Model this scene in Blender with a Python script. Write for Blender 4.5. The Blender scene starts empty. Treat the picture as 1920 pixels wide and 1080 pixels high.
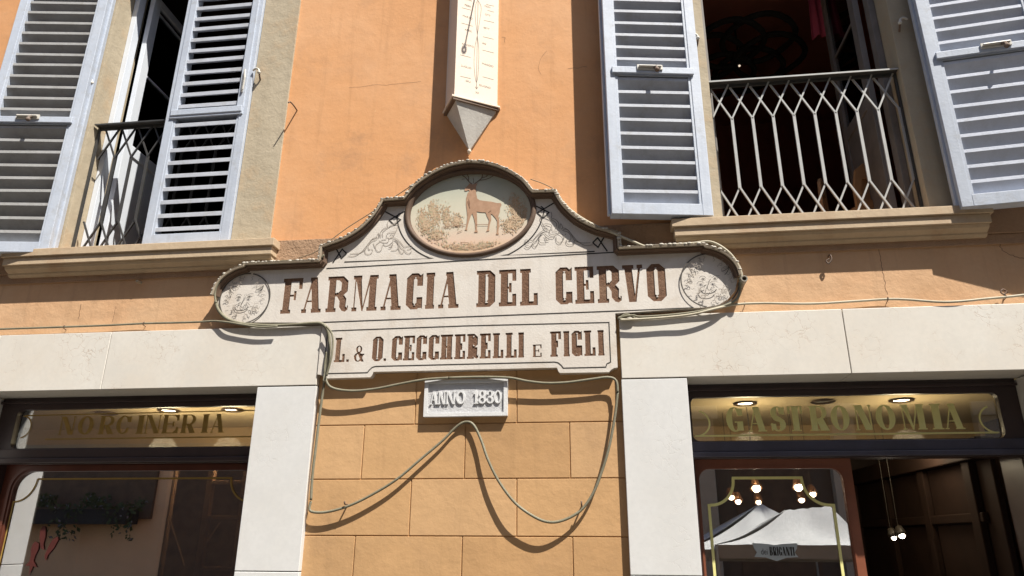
import bpy, bmesh, math, random
import numpy as np
from mathutils import Vector, Matrix
from mathutils.geometry import tessellate_polygon
R = math.radians
scn = bpy.context.scene
col = scn.collection
rnd = random.Random(7)

# ------------------------------------------------------------------ camera
F, D, CZ = 1334.4, 5.7, 1.6
def _axes(p, y, r):
    cy, sy = math.cos(y), math.sin(y)
    f0 = Vector((-sy, cy, 0)); r0 = Vector((cy, sy, 0)); u0 = Vector((0, 0, 1))
    f = f0*math.cos(p)+u0*math.sin(p); u = u0*math.cos(p)-f0*math.sin(p)
    return r0*math.cos(r)+u*math.sin(r), u*math.cos(r)-r0*math.sin(r), f
AX, UP, FW = _axes(R(19.443), R(7.148), R(.288))
cam = bpy.data.objects.new('camera', bpy.data.cameras.new('camera'))
col.objects.link(cam)
m = Matrix((AX, UP, -FW)).transposed().to_4x4(); m.translation = (0, -D, CZ)
cam.matrix_world = m
cam.data.sensor_width = 36; cam.data.lens = F/1920*36
cam.data.clip_start = .05; cam.data.clip_end = 500
scn.camera = cam

# ------------------------------------------------------------------ sky, sun, exposure
SUN = Vector((1.1, -1, 2.4)).normalized()
wd = bpy.data.worlds.new('World'); scn.world = wd; wd.use_nodes = True
nt = wd.node_tree
sky = nt.nodes.new('ShaderNodeTexSky'); sky.sky_type = 'NISHITA'; sky.sun_disc = False
sky.sun_elevation = math.asin(SUN.z); sky.sun_rotation = math.atan2(SUN.x, SUN.y)
bg = nt.nodes['Background']; bg.inputs[1].default_value = .075
nt.links.new(sky.outputs[0], bg.inputs[0])
sl = bpy.data.lights.new('sun', 'SUN'); sl.energy = 5; sl.angle = R(.5); sl.color = (1, .95, .86)
so = bpy.data.objects.new('sun', sl); col.objects.link(so); so.location = (8, -10, 20)
so.rotation_euler = SUN.to_track_quat('Z', 'Y').to_euler()
scn.view_settings.view_transform = 'Standard'; scn.view_settings.look = 'None'
scn.view_settings.exposure = .90; scn.view_settings.gamma = 1
scn.cycles.caustics_reflective = False; scn.cycles.caustics_refractive = False
scn.cycles.max_bounces = 8; scn.cycles.sample_clamp_indirect = 4

def W(px, py, Y=0.):
    """the place on the plane at depth Y that the photograph shows at px, py"""
    d = AX*((px-960)/F) - UP*((py-540)/F) + FW
    t = (Y+D)/d.y
    return (d.x*t, CZ+d.z*t)
def P(pts, Y=0.): return [W(x, y, Y) for x, y in pts]
def Z9(pts, ox, oy, s): return [(ox+x/s, oy+y/s) for x, y in pts]

# ------------------------------------------------------------------ materials
MATS = {}
def mat(name, c, rough=.7, c2=None, scale=3., fine=60., bump=.0, fb=.0, streak=0., metal=0., spec=.35, detail=6, dirt=None, dscale=1.2, damt=.5, fade=None, chips=0.):
    """two mottled colours, stains with a shape of their own, vertical run marks and a bump"""
    if name in MATS: return MATS[name]
    M = bpy.data.materials.new(name); M.use_nodes = True; t = M.node_tree; N = t.nodes; L = t.links
    b = N['Principled BSDF']; b.inputs['Roughness'].default_value = rough; b.inputs['Metallic'].default_value = metal
    b.inputs['Specular IOR Level'].default_value = spec
    tc = N.new('ShaderNodeTexCoord')
    def noise(sc, det=6, vec=None, ro=.6):
        n = N.new('ShaderNodeTexNoise'); n.inputs['Scale'].default_value = sc; n.inputs['Detail'].default_value = det
        n.inputs['Roughness'].default_value = ro
        L.new(vec or tc.outputs['Object'], n.inputs['Vector']); return n.outputs['Fac']
    def ramp(src, a, bb):
        r = N.new('ShaderNodeMapRange'); r.inputs[1].default_value = a; r.inputs[2].default_value = bb; L.new(src, r.inputs[0]); return r.outputs[0]
    def mix(f, a, bb):
        x = N.new('ShaderNodeMix'); x.data_type = 'RGBA'
        if isinstance(f, float): x.inputs[0].default_value = f
        else: L.new(f, x.inputs[0])
        for k, v in ((6, a), (7, bb)):
            if isinstance(v, tuple): x.inputs[k].default_value = (*v, 1)
            else: L.new(v, x.inputs[k])
        return x.outputs[2]
    c2 = c2 or tuple(v*.82 for v in c)
    cc = mix(ramp(noise(scale, detail), .35, .68), c, c2)
    cc = mix(ramp(noise(fine, 3), .3, .9), cc, mix(.5, tuple(v*.8 for v in c), cc))
    if dirt:
        f = ramp(noise(dscale, 9, ro=.72), .52, .7)
        g = N.new('ShaderNodeMath'); g.operation = 'MULTIPLY'; L.new(f, g.inputs[0]); g.inputs[1].default_value = damt
        cc = mix(g.outputs[0], cc, dirt)
    if fade:
        cc = mix(ramp(noise(.55, 8, ro=.68), .42, .66), cc, fade)
    if chips:
        f = ramp(noise(13, 5, ro=.55), .725, .735)
        g = N.new('ShaderNodeMath'); g.operation = 'MULTIPLY'; L.new(f, g.inputs[0]); g.inputs[1].default_value = chips
        cc = mix(g.outputs[0], cc, tuple(min(.8, v*1.5+.08) for v in c))
    if streak:
        mp = N.new('ShaderNodeMapping'); mp.inputs['Scale'].default_value = (7, 7, .35); L.new(tc.outputs['Object'], mp.inputs[0])
        f = ramp(noise(1.5, 5, mp.outputs[0]), .55, .75)
        g = N.new('ShaderNodeMath'); g.operation = 'MULTIPLY'; L.new(f, g.inputs[0]); g.inputs[1].default_value = streak
        cc = mix(g.outputs[0], cc, tuple(v*.5 for v in c))
    L.new(cc, b.inputs['Base Color'])
    if bump or fb:
        h = noise(scale*4, 5); k = noise(fine, 4)
        a = N.new('ShaderNodeMath'); a.operation = 'MULTIPLY'; L.new(h, a.inputs[0]); a.inputs[1].default_value = bump
        q = N.new('ShaderNodeMath'); q.operation = 'MULTIPLY_ADD'; L.new(k, q.inputs[0]); q.inputs[1].default_value = fb; L.new(a.outputs[0], q.inputs[2])
        bp = N.new('ShaderNodeBump'); bp.inputs['Distance'].default_value = .02; bp.inputs['Strength'].default_value = 1
        L.new(q.outputs[0], bp.inputs['Height']); L.new(bp.outputs[0], b.inputs['Normal'])
    MATS[name] = M; return M

def marble_mat(name, c, c2, vein, amt=.8):
    if name in MATS: return MATS[name]
    M = mat(name, c, .5, c2, 1.3, 30, spec=.3, dirt=tuple(v*.86 for v in c), dscale=2.5, damt=.6); t = M.node_tree; N = t.nodes; L = t.links; b = N['Principled BSDF']
    src = b.inputs['Base Color'].links[0].from_socket
    tc = N.new('ShaderNodeTexCoord')
    n1 = N.new('ShaderNodeTexNoise'); n1.inputs['Scale'].default_value = 6; n1.inputs['Detail'].default_value = 8; L.new(tc.outputs['Object'], n1.inputs['Vector'])
    ad = N.new('ShaderNodeVectorMath'); ad.operation = 'MULTIPLY_ADD'; ad.inputs[1].default_value = (.35, .35, .35)
    L.new(n1.outputs['Color'], ad.inputs[0]); L.new(tc.outputs['Object'], ad.inputs[2])
    v = N.new('ShaderNodeTexVoronoi'); v.feature = 'DISTANCE_TO_EDGE'; v.inputs['Scale'].default_value = 9; L.new(ad.outputs[0], v.inputs['Vector'])
    r = N.new('ShaderNodeMapRange'); r.inputs[1].default_value = .006; r.inputs[2].default_value = .03; r.inputs[3].default_value = 1; r.inputs[4].default_value = 0
    L.new(v.outputs['Distance'], r.inputs[0])
    n2 = N.new('ShaderNodeTexNoise'); n2.inputs['Scale'].default_value = 2.3; n2.inputs['Detail'].default_value = 7; n2.inputs['Roughness'].default_value = .7
    L.new(tc.outputs['Object'], n2.inputs['Vector'])
    r2 = N.new('ShaderNodeMapRange'); r2.inputs[1].default_value = .47; r2.inputs[2].default_value = .66; L.new(n2.outputs['Fac'], r2.inputs[0])
    mm = N.new('ShaderNodeMath'); mm.operation = 'MULTIPLY'; L.new(r.outputs[0], mm.inputs[0]); L.new(r2.outputs[0], mm.inputs[1])
    m2 = N.new('ShaderNodeMath'); m2.operation = 'MULTIPLY'; L.new(mm.outputs[0], m2.inputs[0]); m2.inputs[1].default_value = amt*.95
    x = N.new('ShaderNodeMix'); x.data_type = 'RGBA'; L.new(m2.outputs[0], x.inputs[0]); L.new(src, x.inputs[6]); x.inputs[7].default_value = (*vein, 1)
    L.new(x.outputs[2], b.inputs['Base Color'])
    bp = N.new('ShaderNodeBump'); bp.inputs['Distance'].default_value = .002; bp.inputs['Strength'].default_value = .4; bp.invert = True
    L.new(mm.outputs[0], bp.inputs['Height']); L.new(bp.outputs[0], b.inputs['Normal'])
    return M

def glass_mat(name, refl, tint):
    M = bpy.data.materials.new(name); M.use_nodes = True; t = M.node_tree; t.nodes.clear()
    o = t.nodes.new('ShaderNodeOutputMaterial'); g = t.nodes.new('ShaderNodeBsdfGlossy'); g.inputs['Roughness'].default_value = 0
    g.inputs['Color'].default_value = (.97, .98, 1, 1)
    tr = t.nodes.new('ShaderNodeBsdfTransparent'); tr.inputs[0].default_value = (*tint, 1)
    mx = t.nodes.new('ShaderNodeMixShader')
    fr = t.nodes.new('ShaderNodeFresnel'); fr.inputs[0].default_value = 1.5
    a = t.nodes.new('ShaderNodeMath'); a.operation = 'ADD'; a.use_clamp = True; a.inputs[1].default_value = refl
    t.links.new(fr.outputs[0], a.inputs[0]); t.links.new(a.outputs[0], mx.inputs[0])
    t.links.new(tr.outputs[0], mx.inputs[1]); t.links.new(g.outputs[0], mx.inputs[2]); t.links.new(mx.outputs[0], o.inputs[0])
    return M
def emit_mat(name, c, s):
    M = bpy.data.materials.new(name); M.use_nodes = True; b = M.node_tree.nodes['Principled BSDF']
    b.inputs['Base Color'].default_value = (*c, 1); b.inputs['Emission Color'].default_value = (*c, 1); b.inputs['Emission Strength'].default_value = s
    return M

ORANGE = mat('orange_plaster', (.66, .335, .15), .85, (.59, .28, .115), 1.1, 30, .32, .035, .3, dirt=(.45, .24, .125), dscale=1.7, damt=.85, fade=(.69, .385, .20), chips=.8)
TANS = [mat('tan_plaster'+n_, c_, .85, tuple(v*.86 for v in c_), 1.7, 40, .3, .04, .2, dirt=(.36, .22, .12), dscale=1.5, damt=.5, fade=tuple(v*1.07 for v in c_)) for n_, c_ in (('', (.525, .315, .15)), ('_dark', (.485, .285, .132)), ('_pale', (.545, .335, .168)))]; TAN = TANS[0]
PEACH = mat('peach_plaster', (.60, .36, .20), .85, (.51, .305, .165), 1.6, 42, .45, .06, .38, dirt=(.42, .28, .17), dscale=1.8, damt=.6, fade=(.62, .41, .245))
BAND = mat('brown_plaster', (.40, .255, .16), .9, (.33, .21, .13), 2.5, 40, .6, .3, .3, dirt=(.28, .17, .11), dscale=2, damt=.6)
STUCCO = mat('beige_stucco', (.455, .385, .28), .9, (.39, .325, .23), 2.2, 40, .4, .10, .2, dirt=(.50, .34, .20), dscale=2.2, damt=.6)
SILLM = mat('sill_stone', (.52, .40, .27), .8, (.44, .335, .225), 3, 40, .15, .08, .25, dirt=(.40, .22, .11), dscale=1.5, damt=.5)
MARB = marble_mat('pale_marble', (.68, .65, .595), (.63, .575, .50), (.42, .31, .23), .65)
MARBW = marble_mat('white_marble', (.665, .665, .66), (.62, .61, .59), (.5, .45, .4), .3)
PAINT = mat('grey_paint', (.50, .545, .625), .55, (.43, .475, .56), 4, 60, .08, .06, .3, dirt=(.34, .34, .34), dscale=9, damt=.55)
PAINTS = mat('slat_paint', (.50, .525, .58), .6, (.42, .44, .49), 6, 60, .08, .06, .2, dirt=(.33, .32, .30), dscale=7, damt=.6)
IRON = mat('light_iron', (.40, .405, .40), .5, (.33, .33, .32), 9, 80, spec=.5)
DIRON = mat('dark_iron', (.055, .055, .055), .5, (.04, .037, .034), 9, 80, spec=.5)
RUST = mat('rusty_iron', (.16, .13, .11), .7, (.20, .11, .06), 12, 80, .1, .1)
BOLT = mat('latch_metal', (.62, .60, .55), .45, (.5, .46, .4), 14, 80)
CREAM = mat('cream_board', (.67, .625, .57), .7, (.61, .555, .495), 1.8, 70, .08, .08, .25, dirt=(.52, .44, .36), dscale=2.6, damt=.65)
LETTER = mat('brown_letter', (.195, .108, .066), .95, (.125, .066, .04), 34, 60, .25, .3, detail=3, dirt=(.27, .17, .11), dscale=5, damt=.6)
LINE = mat('black_line', (.03, .027, .025), .8)
FAINT = mat('grey_line', (.27, .235, .20), .8, (.42, .37, .32), 12)
HOOD = mat('hood_metal', (.36, .30, .22), .6, (.28, .22, .16), 5, 50, .05, .05, .1)
HOODU = mat('hood_brown', (.12, .075, .05), .7, (.16, .10, .065), 6, 50)
LEAD = mat('white_lead', (.58, .54, .47), .7, (.36, .33, .28), 22, 60, .2, .1)
OVALR = mat('oval_ring', (.13, .082, .055), .7, (.095, .06, .04), 8, 60, .05)
HOSE = mat('olive_hose', (.165, .15, .10), .65, (.235, .22, .16), 9, 60, .03, .05, dirt=(.16, .14, .10), dscale=8, damt=.6)
WCAB = mat('pale_cable', (.48, .43, .33), .65, (.36, .32, .23), 8)
STRING = mat('tan_string', (.27, .20, .13), .8)
PLQ = mat('plaque_stone', (.69, .69, .69), .75, (.62, .62, .62), 8, 60, .05, .1)
PLQR = mat('plaque_rough', (.54, .54, .55), .85, (.46, .46, .47), 14, 40, .12, .22)
DIAL = mat('dial_stone', (.74, .63, .52), .7, (.70, .585, .47), 3, 50, .05, .05)
DIALG = mat('dial_grey', (.58, .56, .52), .75, (.47, .45, .41), 5, 40, .08, .06, .4)
MAHOG = mat('mahogany', (.13, .038, .022), .35, (.085, .026, .016), 5, 40, .02, spec=.5)
MAHOGL = mat('red_wood', (.25, .085, .045), .4, (.19, .062, .033), 5, 40, .02, spec=.5)
DARKW = mat('dark_frame', (.048, .029, .027), .4, (.032, .02, .02), 6, 40, spec=.5)
NAVY = mat('navy_frame', (.055, .052, .075), .42, (.04, .036, .05), 6, 40, spec=.5)
GOLD = mat('gold_leaf', (.80, .76, .33), .55, (.74, .70, .28), 20)
GOLDD = mat('dull_gold', (.36, .235, .06), .55, (.30, .19, .045), 20)
SILV = mat('silver_vinyl', (.36, .39, .40), .5, (.33, .36, .37), 20)
CEILC = mat('cream_ceiling', (.58, .47, .29), .8, (.55, .44, .27), 2)
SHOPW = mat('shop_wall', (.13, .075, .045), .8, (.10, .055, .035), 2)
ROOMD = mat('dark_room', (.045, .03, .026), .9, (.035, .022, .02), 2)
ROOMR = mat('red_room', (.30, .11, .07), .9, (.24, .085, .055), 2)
FLOORW = mat('wood_floor', (.10, .06, .035), .6)
WWOOD = mat('pale_wood', (.42, .24, .12), .6, (.34, .19, .09), 6)
PINK = mat('pink_cloth', (.36, .06, .11), .9, (.30, .045, .09), 6)
ROPE = mat('black_rope', (.012, .011, .010), .9)
WHITEP = mat('white_paint', (.70, .74, .80), .45, (.64, .68, .75), 4)
REDP = mat('red_pepper', (.62, .07, .04), .5, (.22, .02, .015), 8)
LEAF = mat('dark_leaf', (.035, .055, .022), .7, (.06, .08, .03), 9)
FLOW = mat('lilac_flower', (.30, .24, .36), .8, (.4, .34, .4), 9)
TENT = mat('tent_canvas', (.70, .72, .72), .8, (.64, .66, .66), 1.5, 30, .6, .0)
OPPW = mat('far_plaster', (.76, .47, .28), .9, (.68, .42, .25), 1)
OPPD = mat('far_shutter', (.14, .09, .06), .8, (.09, .06, .042), 3)
OPPF = mat('far_stone', (.52, .45, .36), .8)
PAVE = mat('paving', (.13, .12, .105), .85, (.10, .095, .085), 1.2, 20)
BULB = emit_mat('warm_bulb', (1, .72, .42), 9); BULBW = emit_mat('white_bulb', (1, .85, .66), 14)
LAMPD = mat('lamp_shell', (.03, .025, .02), .5)
GLT = glass_mat('transom_glass', .10, (.86, .85, .80))
GLD = glass_mat('door_glass', .30, (.8, .78, .74))
GLW = glass_mat('shop_glass', .46, (.78, .74, .68))
GLR = glass_mat('room_glass', .02, (.75, .78, .8))

# ------------------------------------------------------------------ object helpers
def tag(o, label=None, cat=None, group=None, kind=None):
    for k, v in (('label', label), ('category', cat), ('group', group), ('kind', kind)):
        if v: o[k] = v
    return o
def thing(name, label, cat, loc=(0, 0, 0), group=None, kind=None):
    o = bpy.data.objects.new(name, None); col.objects.link(o); o.location = loc; o.empty_display_size = .1
    return tag(o, label, cat, group, kind)
class MB:
    def __init__(s): s.v = []; s.f = []
    def box(s, x0, x1, y0, y1, z0, z1, M=None):
        n = len(s.v); pts = [Vector((x, y, z)) for x in (x0, x1) for y in (y0, y1) for z in (z0, z1)]
        s.v += [M @ p if M else p for p in pts]
        s.f += [[n+i for i in q] for q in ((0, 1, 3, 2), (4, 6, 7, 5), (0, 4, 5, 1), (2, 3, 7, 6), (0, 2, 6, 4), (1, 5, 7, 3))]; return s
    def quad(s, *p):
        n = len(s.v); s.v += [Vector(q) for q in p]; s.f.append(list(range(n, n+len(p)))); return s
    def tube(s, path, r, n=8, closed=False, taper=None):
        path = [Vector(p) for p in path]; base = len(s.v); k = len(path); prev = None
        for i, p in enumerate(path):
            a = path[(i-1) % k] if (closed or i) else p; b = path[(i+1) % k] if (closed or i < k-1) else p
            d = (b-a).normalized() if (b-a).length > 1e-9 else Vector((0, 0, 1))
            if prev is None: u = d.cross(Vector((0, 0, 1)) if abs(d.z) < .9 else Vector((0, 1, 0))).normalized()
            else: u = (prev-d*prev.dot(d)).normalized()
            prev = u; w = d.cross(u); rr = r if taper is None else r*taper[i]
            for j in range(n):
                t = 2*math.pi*j/n; s.v.append(p+(u*math.cos(t)+w*math.sin(t))*rr)
        for i in range(k if closed else k-1):
            for j in range(n):
                a = base+i*n+j; b = base+i*n+(j+1) % n; c = base+((i+1) % k)*n+(j+1) % n; d = base+((i+1) % k)*n+j
                s.f.append([a, b, c, d])
        if not closed:
            s.f.append([base+j for j in range(n)][::-1]); s.f.append([base+(k-1)*n+j for j in range(n)])
        return s
    def fill(s, loops, y, depth=0., skip_first_side=False):
        """flat shape in the XZ plane (even-odd holes), facing the street, with side walls going back by depth"""
        def area(l): return sum(l[i-1][0]*l[i][1]-l[i][0]*l[i-1][1] for i in range(len(l)))/2
        def inside(p, l):
            c = False
            for i in range(len(l)):
                (ax, az), (bx, bz) = l[i-1], l[i]
                if (az > p[1]) != (bz > p[1]) and p[0] < (bx-ax)*(p[1]-az)/(bz-az)+ax: c = not c
            return c
        dep = [sum(inside(l[0], o) for o in loops if o is not l) for l in loops]
        for i, l in enumerate(loops):
            if dep[i] % 2: continue
            own = [l]+[h for j, h in enumerate(loops) if dep[j] == dep[i]+1 and inside(h[0], l)]
            n = len(s.v); flat = [Vector((x, y, z)) for g_ in own for x, z in g_]; s.v += flat
            for t in tessellate_polygon([[Vector((x, z, 0)) for x, z in g_] for g_ in own]):
                a, b, c = (flat[i_] for i_ in t)
                if (b-a).cross(c-a).length < 1e-12: continue
                s.f.append([n+i_ for i_ in (t if (b-a).cross(c-a).y < 0 else t[::-1])])
        if depth:
            for k, l in enumerate(loops):
                if k == 0 and skip_first_side: continue
                q = len(s.v); c = len(l)
                for x, z in l: s.v += [Vector((x, y, z)), Vector((x, y+depth, z))]
                for i in range(c):
                    j = (i+1) % c; s.f.append([q+2*i, q+2*i+1, q+2*j+1, q+2*j])
        return s
    def ribbon(s, pts, w, y, closed=False):
        pts = [Vector(p) for p in pts]; k = len(pts); L = []; Rr = []
        for i, p in enumerate(pts):
            a = pts[(i-1) % k] if (closed or i) else p; b = pts[(i+1) % k] if (closed or i < k-1) else p
            d1 = (p-a); d2 = (b-p)
            if d1.length < 1e-9: d1 = d2
            if d2.length < 1e-9: d2 = d1
            d1 = d1.normalized(); d2 = d2.normalized(); t = (d1+d2)
            t = t.normalized() if t.length > 1e-6 else d1
            nn = Vector((-t.y, t.x)); c = max(.45, abs(nn.dot(Vector((-d1.y, d1.x)))))
            L.append(p+nn*w/2/c); Rr.append(p-nn*w/2/c)
        n = len(s.v)
        for a, b in zip(L, Rr): s.v += [Vector((a.x, y, a.y)), Vector((b.x, y, b.y))]
        for i in range(k if closed else k-1):
            j = (i+1) % k; s.f.append([n+2*i, n+2*i+1, n+2*j+1, n+2*j])
        return s
    def ball(s, c, r, n=8, sc=(1, 1, 1)):
        base = len(s.v); c = Vector(c)
        for i in range(1, n):
            a = math.pi*i/n
            for j in range(2*n):
                b = math.pi*j/n
                s.v.append(c+Vector((math.sin(a)*math.cos(b)*sc[0], math.sin(a)*math.sin(b)*sc[1], math.cos(a)*sc[2]))*r)
        t = len(s.v); s.v += [c+Vector((0, 0, r*sc[2])), c-Vector((0, 0, r*sc[2]))]
        for i in range(n-2):
            for j in range(2*n):
                k = (j+1) % (2*n); s.f.append([base+i*2*n+j, base+(i+1)*2*n+j, base+(i+1)*2*n+k, base+i*2*n+k])
        for j in range(2*n):
            k = (j+1) % (2*n); s.f.append([t, base+j, base+k]); s.f.append([t+1, base+(n-2)*2*n+k, base+(n-2)*2*n+j])
        return s
    def lathe(s, c, axis, prof, n=20):
        """prof: (distance along axis, radius)"""
        a = Vector(axis).normalized(); u = a.cross(Vector((0, 0, 1)) if abs(a.z) < .9 else Vector((1, 0, 0))).normalized(); w = a.cross(u)
        base = len(s.v); c = Vector(c)
        for h, r in prof:
            for j in range(n):
                t = 2*math.pi*j/n; s.v.append(c+a*h+(u*math.cos(t)+w*math.sin(t))*max(r, 1e-4))
        for i in range(len(prof)-1):
            for j in range(n):
                k = (j+1) % n; s.f.append([base+i*n+j, base+i*n+k, base+(i+1)*n+k, base+(i+1)*n+j])
        return s
    def build(s, name, mt, parent=None, bevel=0, smooth=False, label=None):
        me = bpy.data.meshes.new(name); me.from_pydata(s.v, [], s.f); me.materials.append(mt)
        bm = bmesh.new(); bm.from_mesh(me)
        if not getattr(s, 'keepn', False): bmesh.ops.recalc_face_normals(bm, faces=bm.faces)
        bm.to_mesh(me); bm.free()
        if smooth:
            for p in me.polygons: p.use_smooth = True
        o = bpy.data.objects.new(name, me); col.objects.link(o)
        if parent: o.parent = parent
        if bevel:
            md = o.modifiers.new('bevel', 'BEVEL'); md.width = bevel; md.segments = 2; md.limit_method = 'ANGLE'; md.angle_limit = R(40)
        if label: o['label'] = label
        return o
def boxpart(name, mt, parent, *b, bevel=0, label=None): return MB().box(*b).build(name, mt, parent, bevel, label=label)
def smooth_path(pts, n=6, closed=False):
    out = []; k = len(pts); pts = [Vector(p) for p in pts]
    for i in range(k if closed else k-1):
        p0 = pts[(i-1) % k] if (closed or i) else pts[i]; p1 = pts[i]; p2 = pts[(i+1) % k]
        p3 = pts[(i+2) % k] if (closed or i+2 < k) else p2
        for j in range(n):
            t = j/n
            out.append(.5*((2*p1)+(p2-p0)*t+(2*p0-5*p1+4*p2-p3)*t*t+(3*p1-p0-3*p2+p3)*t**3))
    if not closed: out.append(pts[-1])
    return out
def ell(cx, cz, rx, rz, a0=0, a1=360, n=48):
    full = abs(a1-a0) >= 360
    return [(cx+rx*math.cos(R(a0+(a1-a0)*i/n)), cz+rz*math.sin(R(a0+(a1-a0)*i/n))) for i in range(n if full else n+1)]
def rrect(x0, x1, z0, z1, r, n=6):
    o = []
    for cx, cz, a in ((x1-r, z0+r, -90), (x1-r, z1-r, 0), (x0+r, z1-r, 90), (x0+r, z0+r, 180)):
        o += [(cx+r*math.cos(R(a+90*i/n)), cz+r*math.sin(R(a+90*i/n))) for i in range(n+1)]
    return o
def text_mesh(name, txt, x, z, y, h, mt, parent, extrude=0., width=None, align='CENTER', M=None):
    cu = bpy.data.curves.new(name, 'FONT'); cu.body = txt; cu.size = 1; cu.extrude = 0; cu.align_x = align; cu.resolution_u = 4
    o = bpy.data.objects.new(name, cu); col.objects.link(o)
    me = bpy.data.meshes.new_from_object(o.evaluated_get(bpy.context.evaluated_depsgraph_get()))
    bpy.data.objects.remove(o)
    co = [v.co.copy() for v in me.vertices]; zs = [c.y for c in co]; xs = [c.x for c in co]
    s = h/(max(zs)-min(zs)); sx = s if width is None else width/(max(xs)-min(xs))
    if align == 'CENTER': xm = (max(xs)+min(xs))/2
    elif align == 'LEFT': xm = min(xs)
    else: xm = max(xs)
    for v, c in zip(me.vertices, co): v.co = Vector(((c.x-xm)*sx, -.0, (c.y-min(zs))*s))
    T = Matrix.Translation((x, y, z)) if M is None else M @ Matrix.Translation((x, y, z))
    me.transform(T)
    if extrude:
        bm = bmesh.new(); bm.from_mesh(me); r = bmesh.ops.extrude_face_region(bm, geom=bm.faces[:])
        bmesh.ops.translate(bm, verts=[e for e in r['geom'] if isinstance(e, bmesh.types.BMVert)], vec=(0, -extrude, 0)); bm.to_mesh(me); bm.free()
    me.materials.clear(); me.materials.append(mt)
    ob = bpy.data.objects.new(name, me); col.objects.link(ob); ob.parent = parent; return ob

# ------------------------------------------------------------------ lettering: shapes are rastered and traced to outlines
NR = 220
def trace(mask):
    m = np.pad(mask, 1); nx = {}
    H, Wd = m.shape
    def add(a, b): nx.setdefault(a, []).append(b)
    ys, xs = np.nonzero(m)
    for y, x in zip(ys, xs):
        if not m[y-1, x]: add((x, y), (x+1, y))
        if not m[y, x+1]: add((x+1, y), (x+1, y+1))
        if not m[y+1, x]: add((x+1, y+1), (x, y+1))
        if not m[y, x-1]: add((x, y+1), (x, y))
    loops = []
    while nx:
        a = next(iter(nx)); l = [a]; cur = a; d = None
        while True:
            opts = nx[cur]; b = opts[0]
            if len(opts) > 1 and d is not None:
                b = max(opts, key=lambda q: d[0]*(q[1]-cur[1])-d[1]*(q[0]-cur[0]))
            opts.remove(b)
            if not opts: del nx[cur]
            d = (b[0]-cur[0], b[1]-cur[1]); cur = b
            if cur == a: break
            l.append(cur)
        q = [((l[i][0]+l[(i+1) % len(l)][0])/2-1, (l[i][1]+l[(i+1) % len(l)][1])/2-1) for i in range(len(l))]
        q = simp(q, .75)
        if len(q) >= 3: loops.append(q)
    return loops
def simp(q, eps):
    def dp(a):
        if len(a) < 3: return a
        p = np.array(a); d = p[-1]-p[0]; n = np.hypot(*d)
        e = np.hypot(*(p-p[0]).T) if n < 1e-9 else np.abs((p[:, 0]-p[0, 0])*d[1]-(p[:, 1]-p[0, 1])*d[0])/n
        i = int(e.argmax())
        return dp(a[:i+1])[:-1]+dp(a[i:]) if e[i] > eps else [a[0], a[-1]]
    c = np.array(q); i0 = int(c.sum(1).argmin()); q = q[i0:]+q[:i0]; h = int(np.hypot(*(np.array(q)-np.array(q[0])).T).argmax())
    return dp(q[:h+1])[:-1]+dp(q[h:]+[q[0]])[:-1]
class Ras:
    def __init__(s, w):
        s.n = max(20, int(NR*w)); s.X, s.Y = np.meshgrid((np.arange(s.n)+.5)/NR, (np.arange(NR)+.5)/NR); s.m = np.zeros((NR, s.n), bool)
    def poly(s, pts, v=True):
        c = np.zeros_like(s.m); k = len(pts)
        for i in range(k):
            (x0, y0), (x1, y1) = pts[i], pts[(i+1) % k]
            if y0 == y1: continue
            c ^= ((y0 > s.Y) != (y1 > s.Y)) & (s.X < (x1-x0)*(s.Y-y0)/(y1-y0)+x0)
        s.m[c] = v; return s
    def rect(s, x0, y0, x1, y1, v=True): s.m[(s.X >= x0) & (s.X <= x1) & (s.Y >= y0) & (s.Y <= y1)] = v; return s
    def ell(s, cx, cy, rx, ry, v=True, lim=None):
        c = ((s.X-cx)/rx)**2+((s.Y-cy)/ry)**2 <= 1
        if lim: c &= (s.X >= lim[0]) & (s.X <= lim[2]) & (s.Y >= lim[1]) & (s.Y <= lim[3])
        s.m[c] = v; return s
def octa(x0, y0, x1, y1, c, cy=None):
    cy = cy or c
    return [(x0+c, y0), (x1-c, y0), (x1, y0+cy), (x1, y1-cy), (x1-c, y1), (x0+c, y1), (x0, y1-cy), (x0, y0+cy)]
GC = {}
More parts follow.
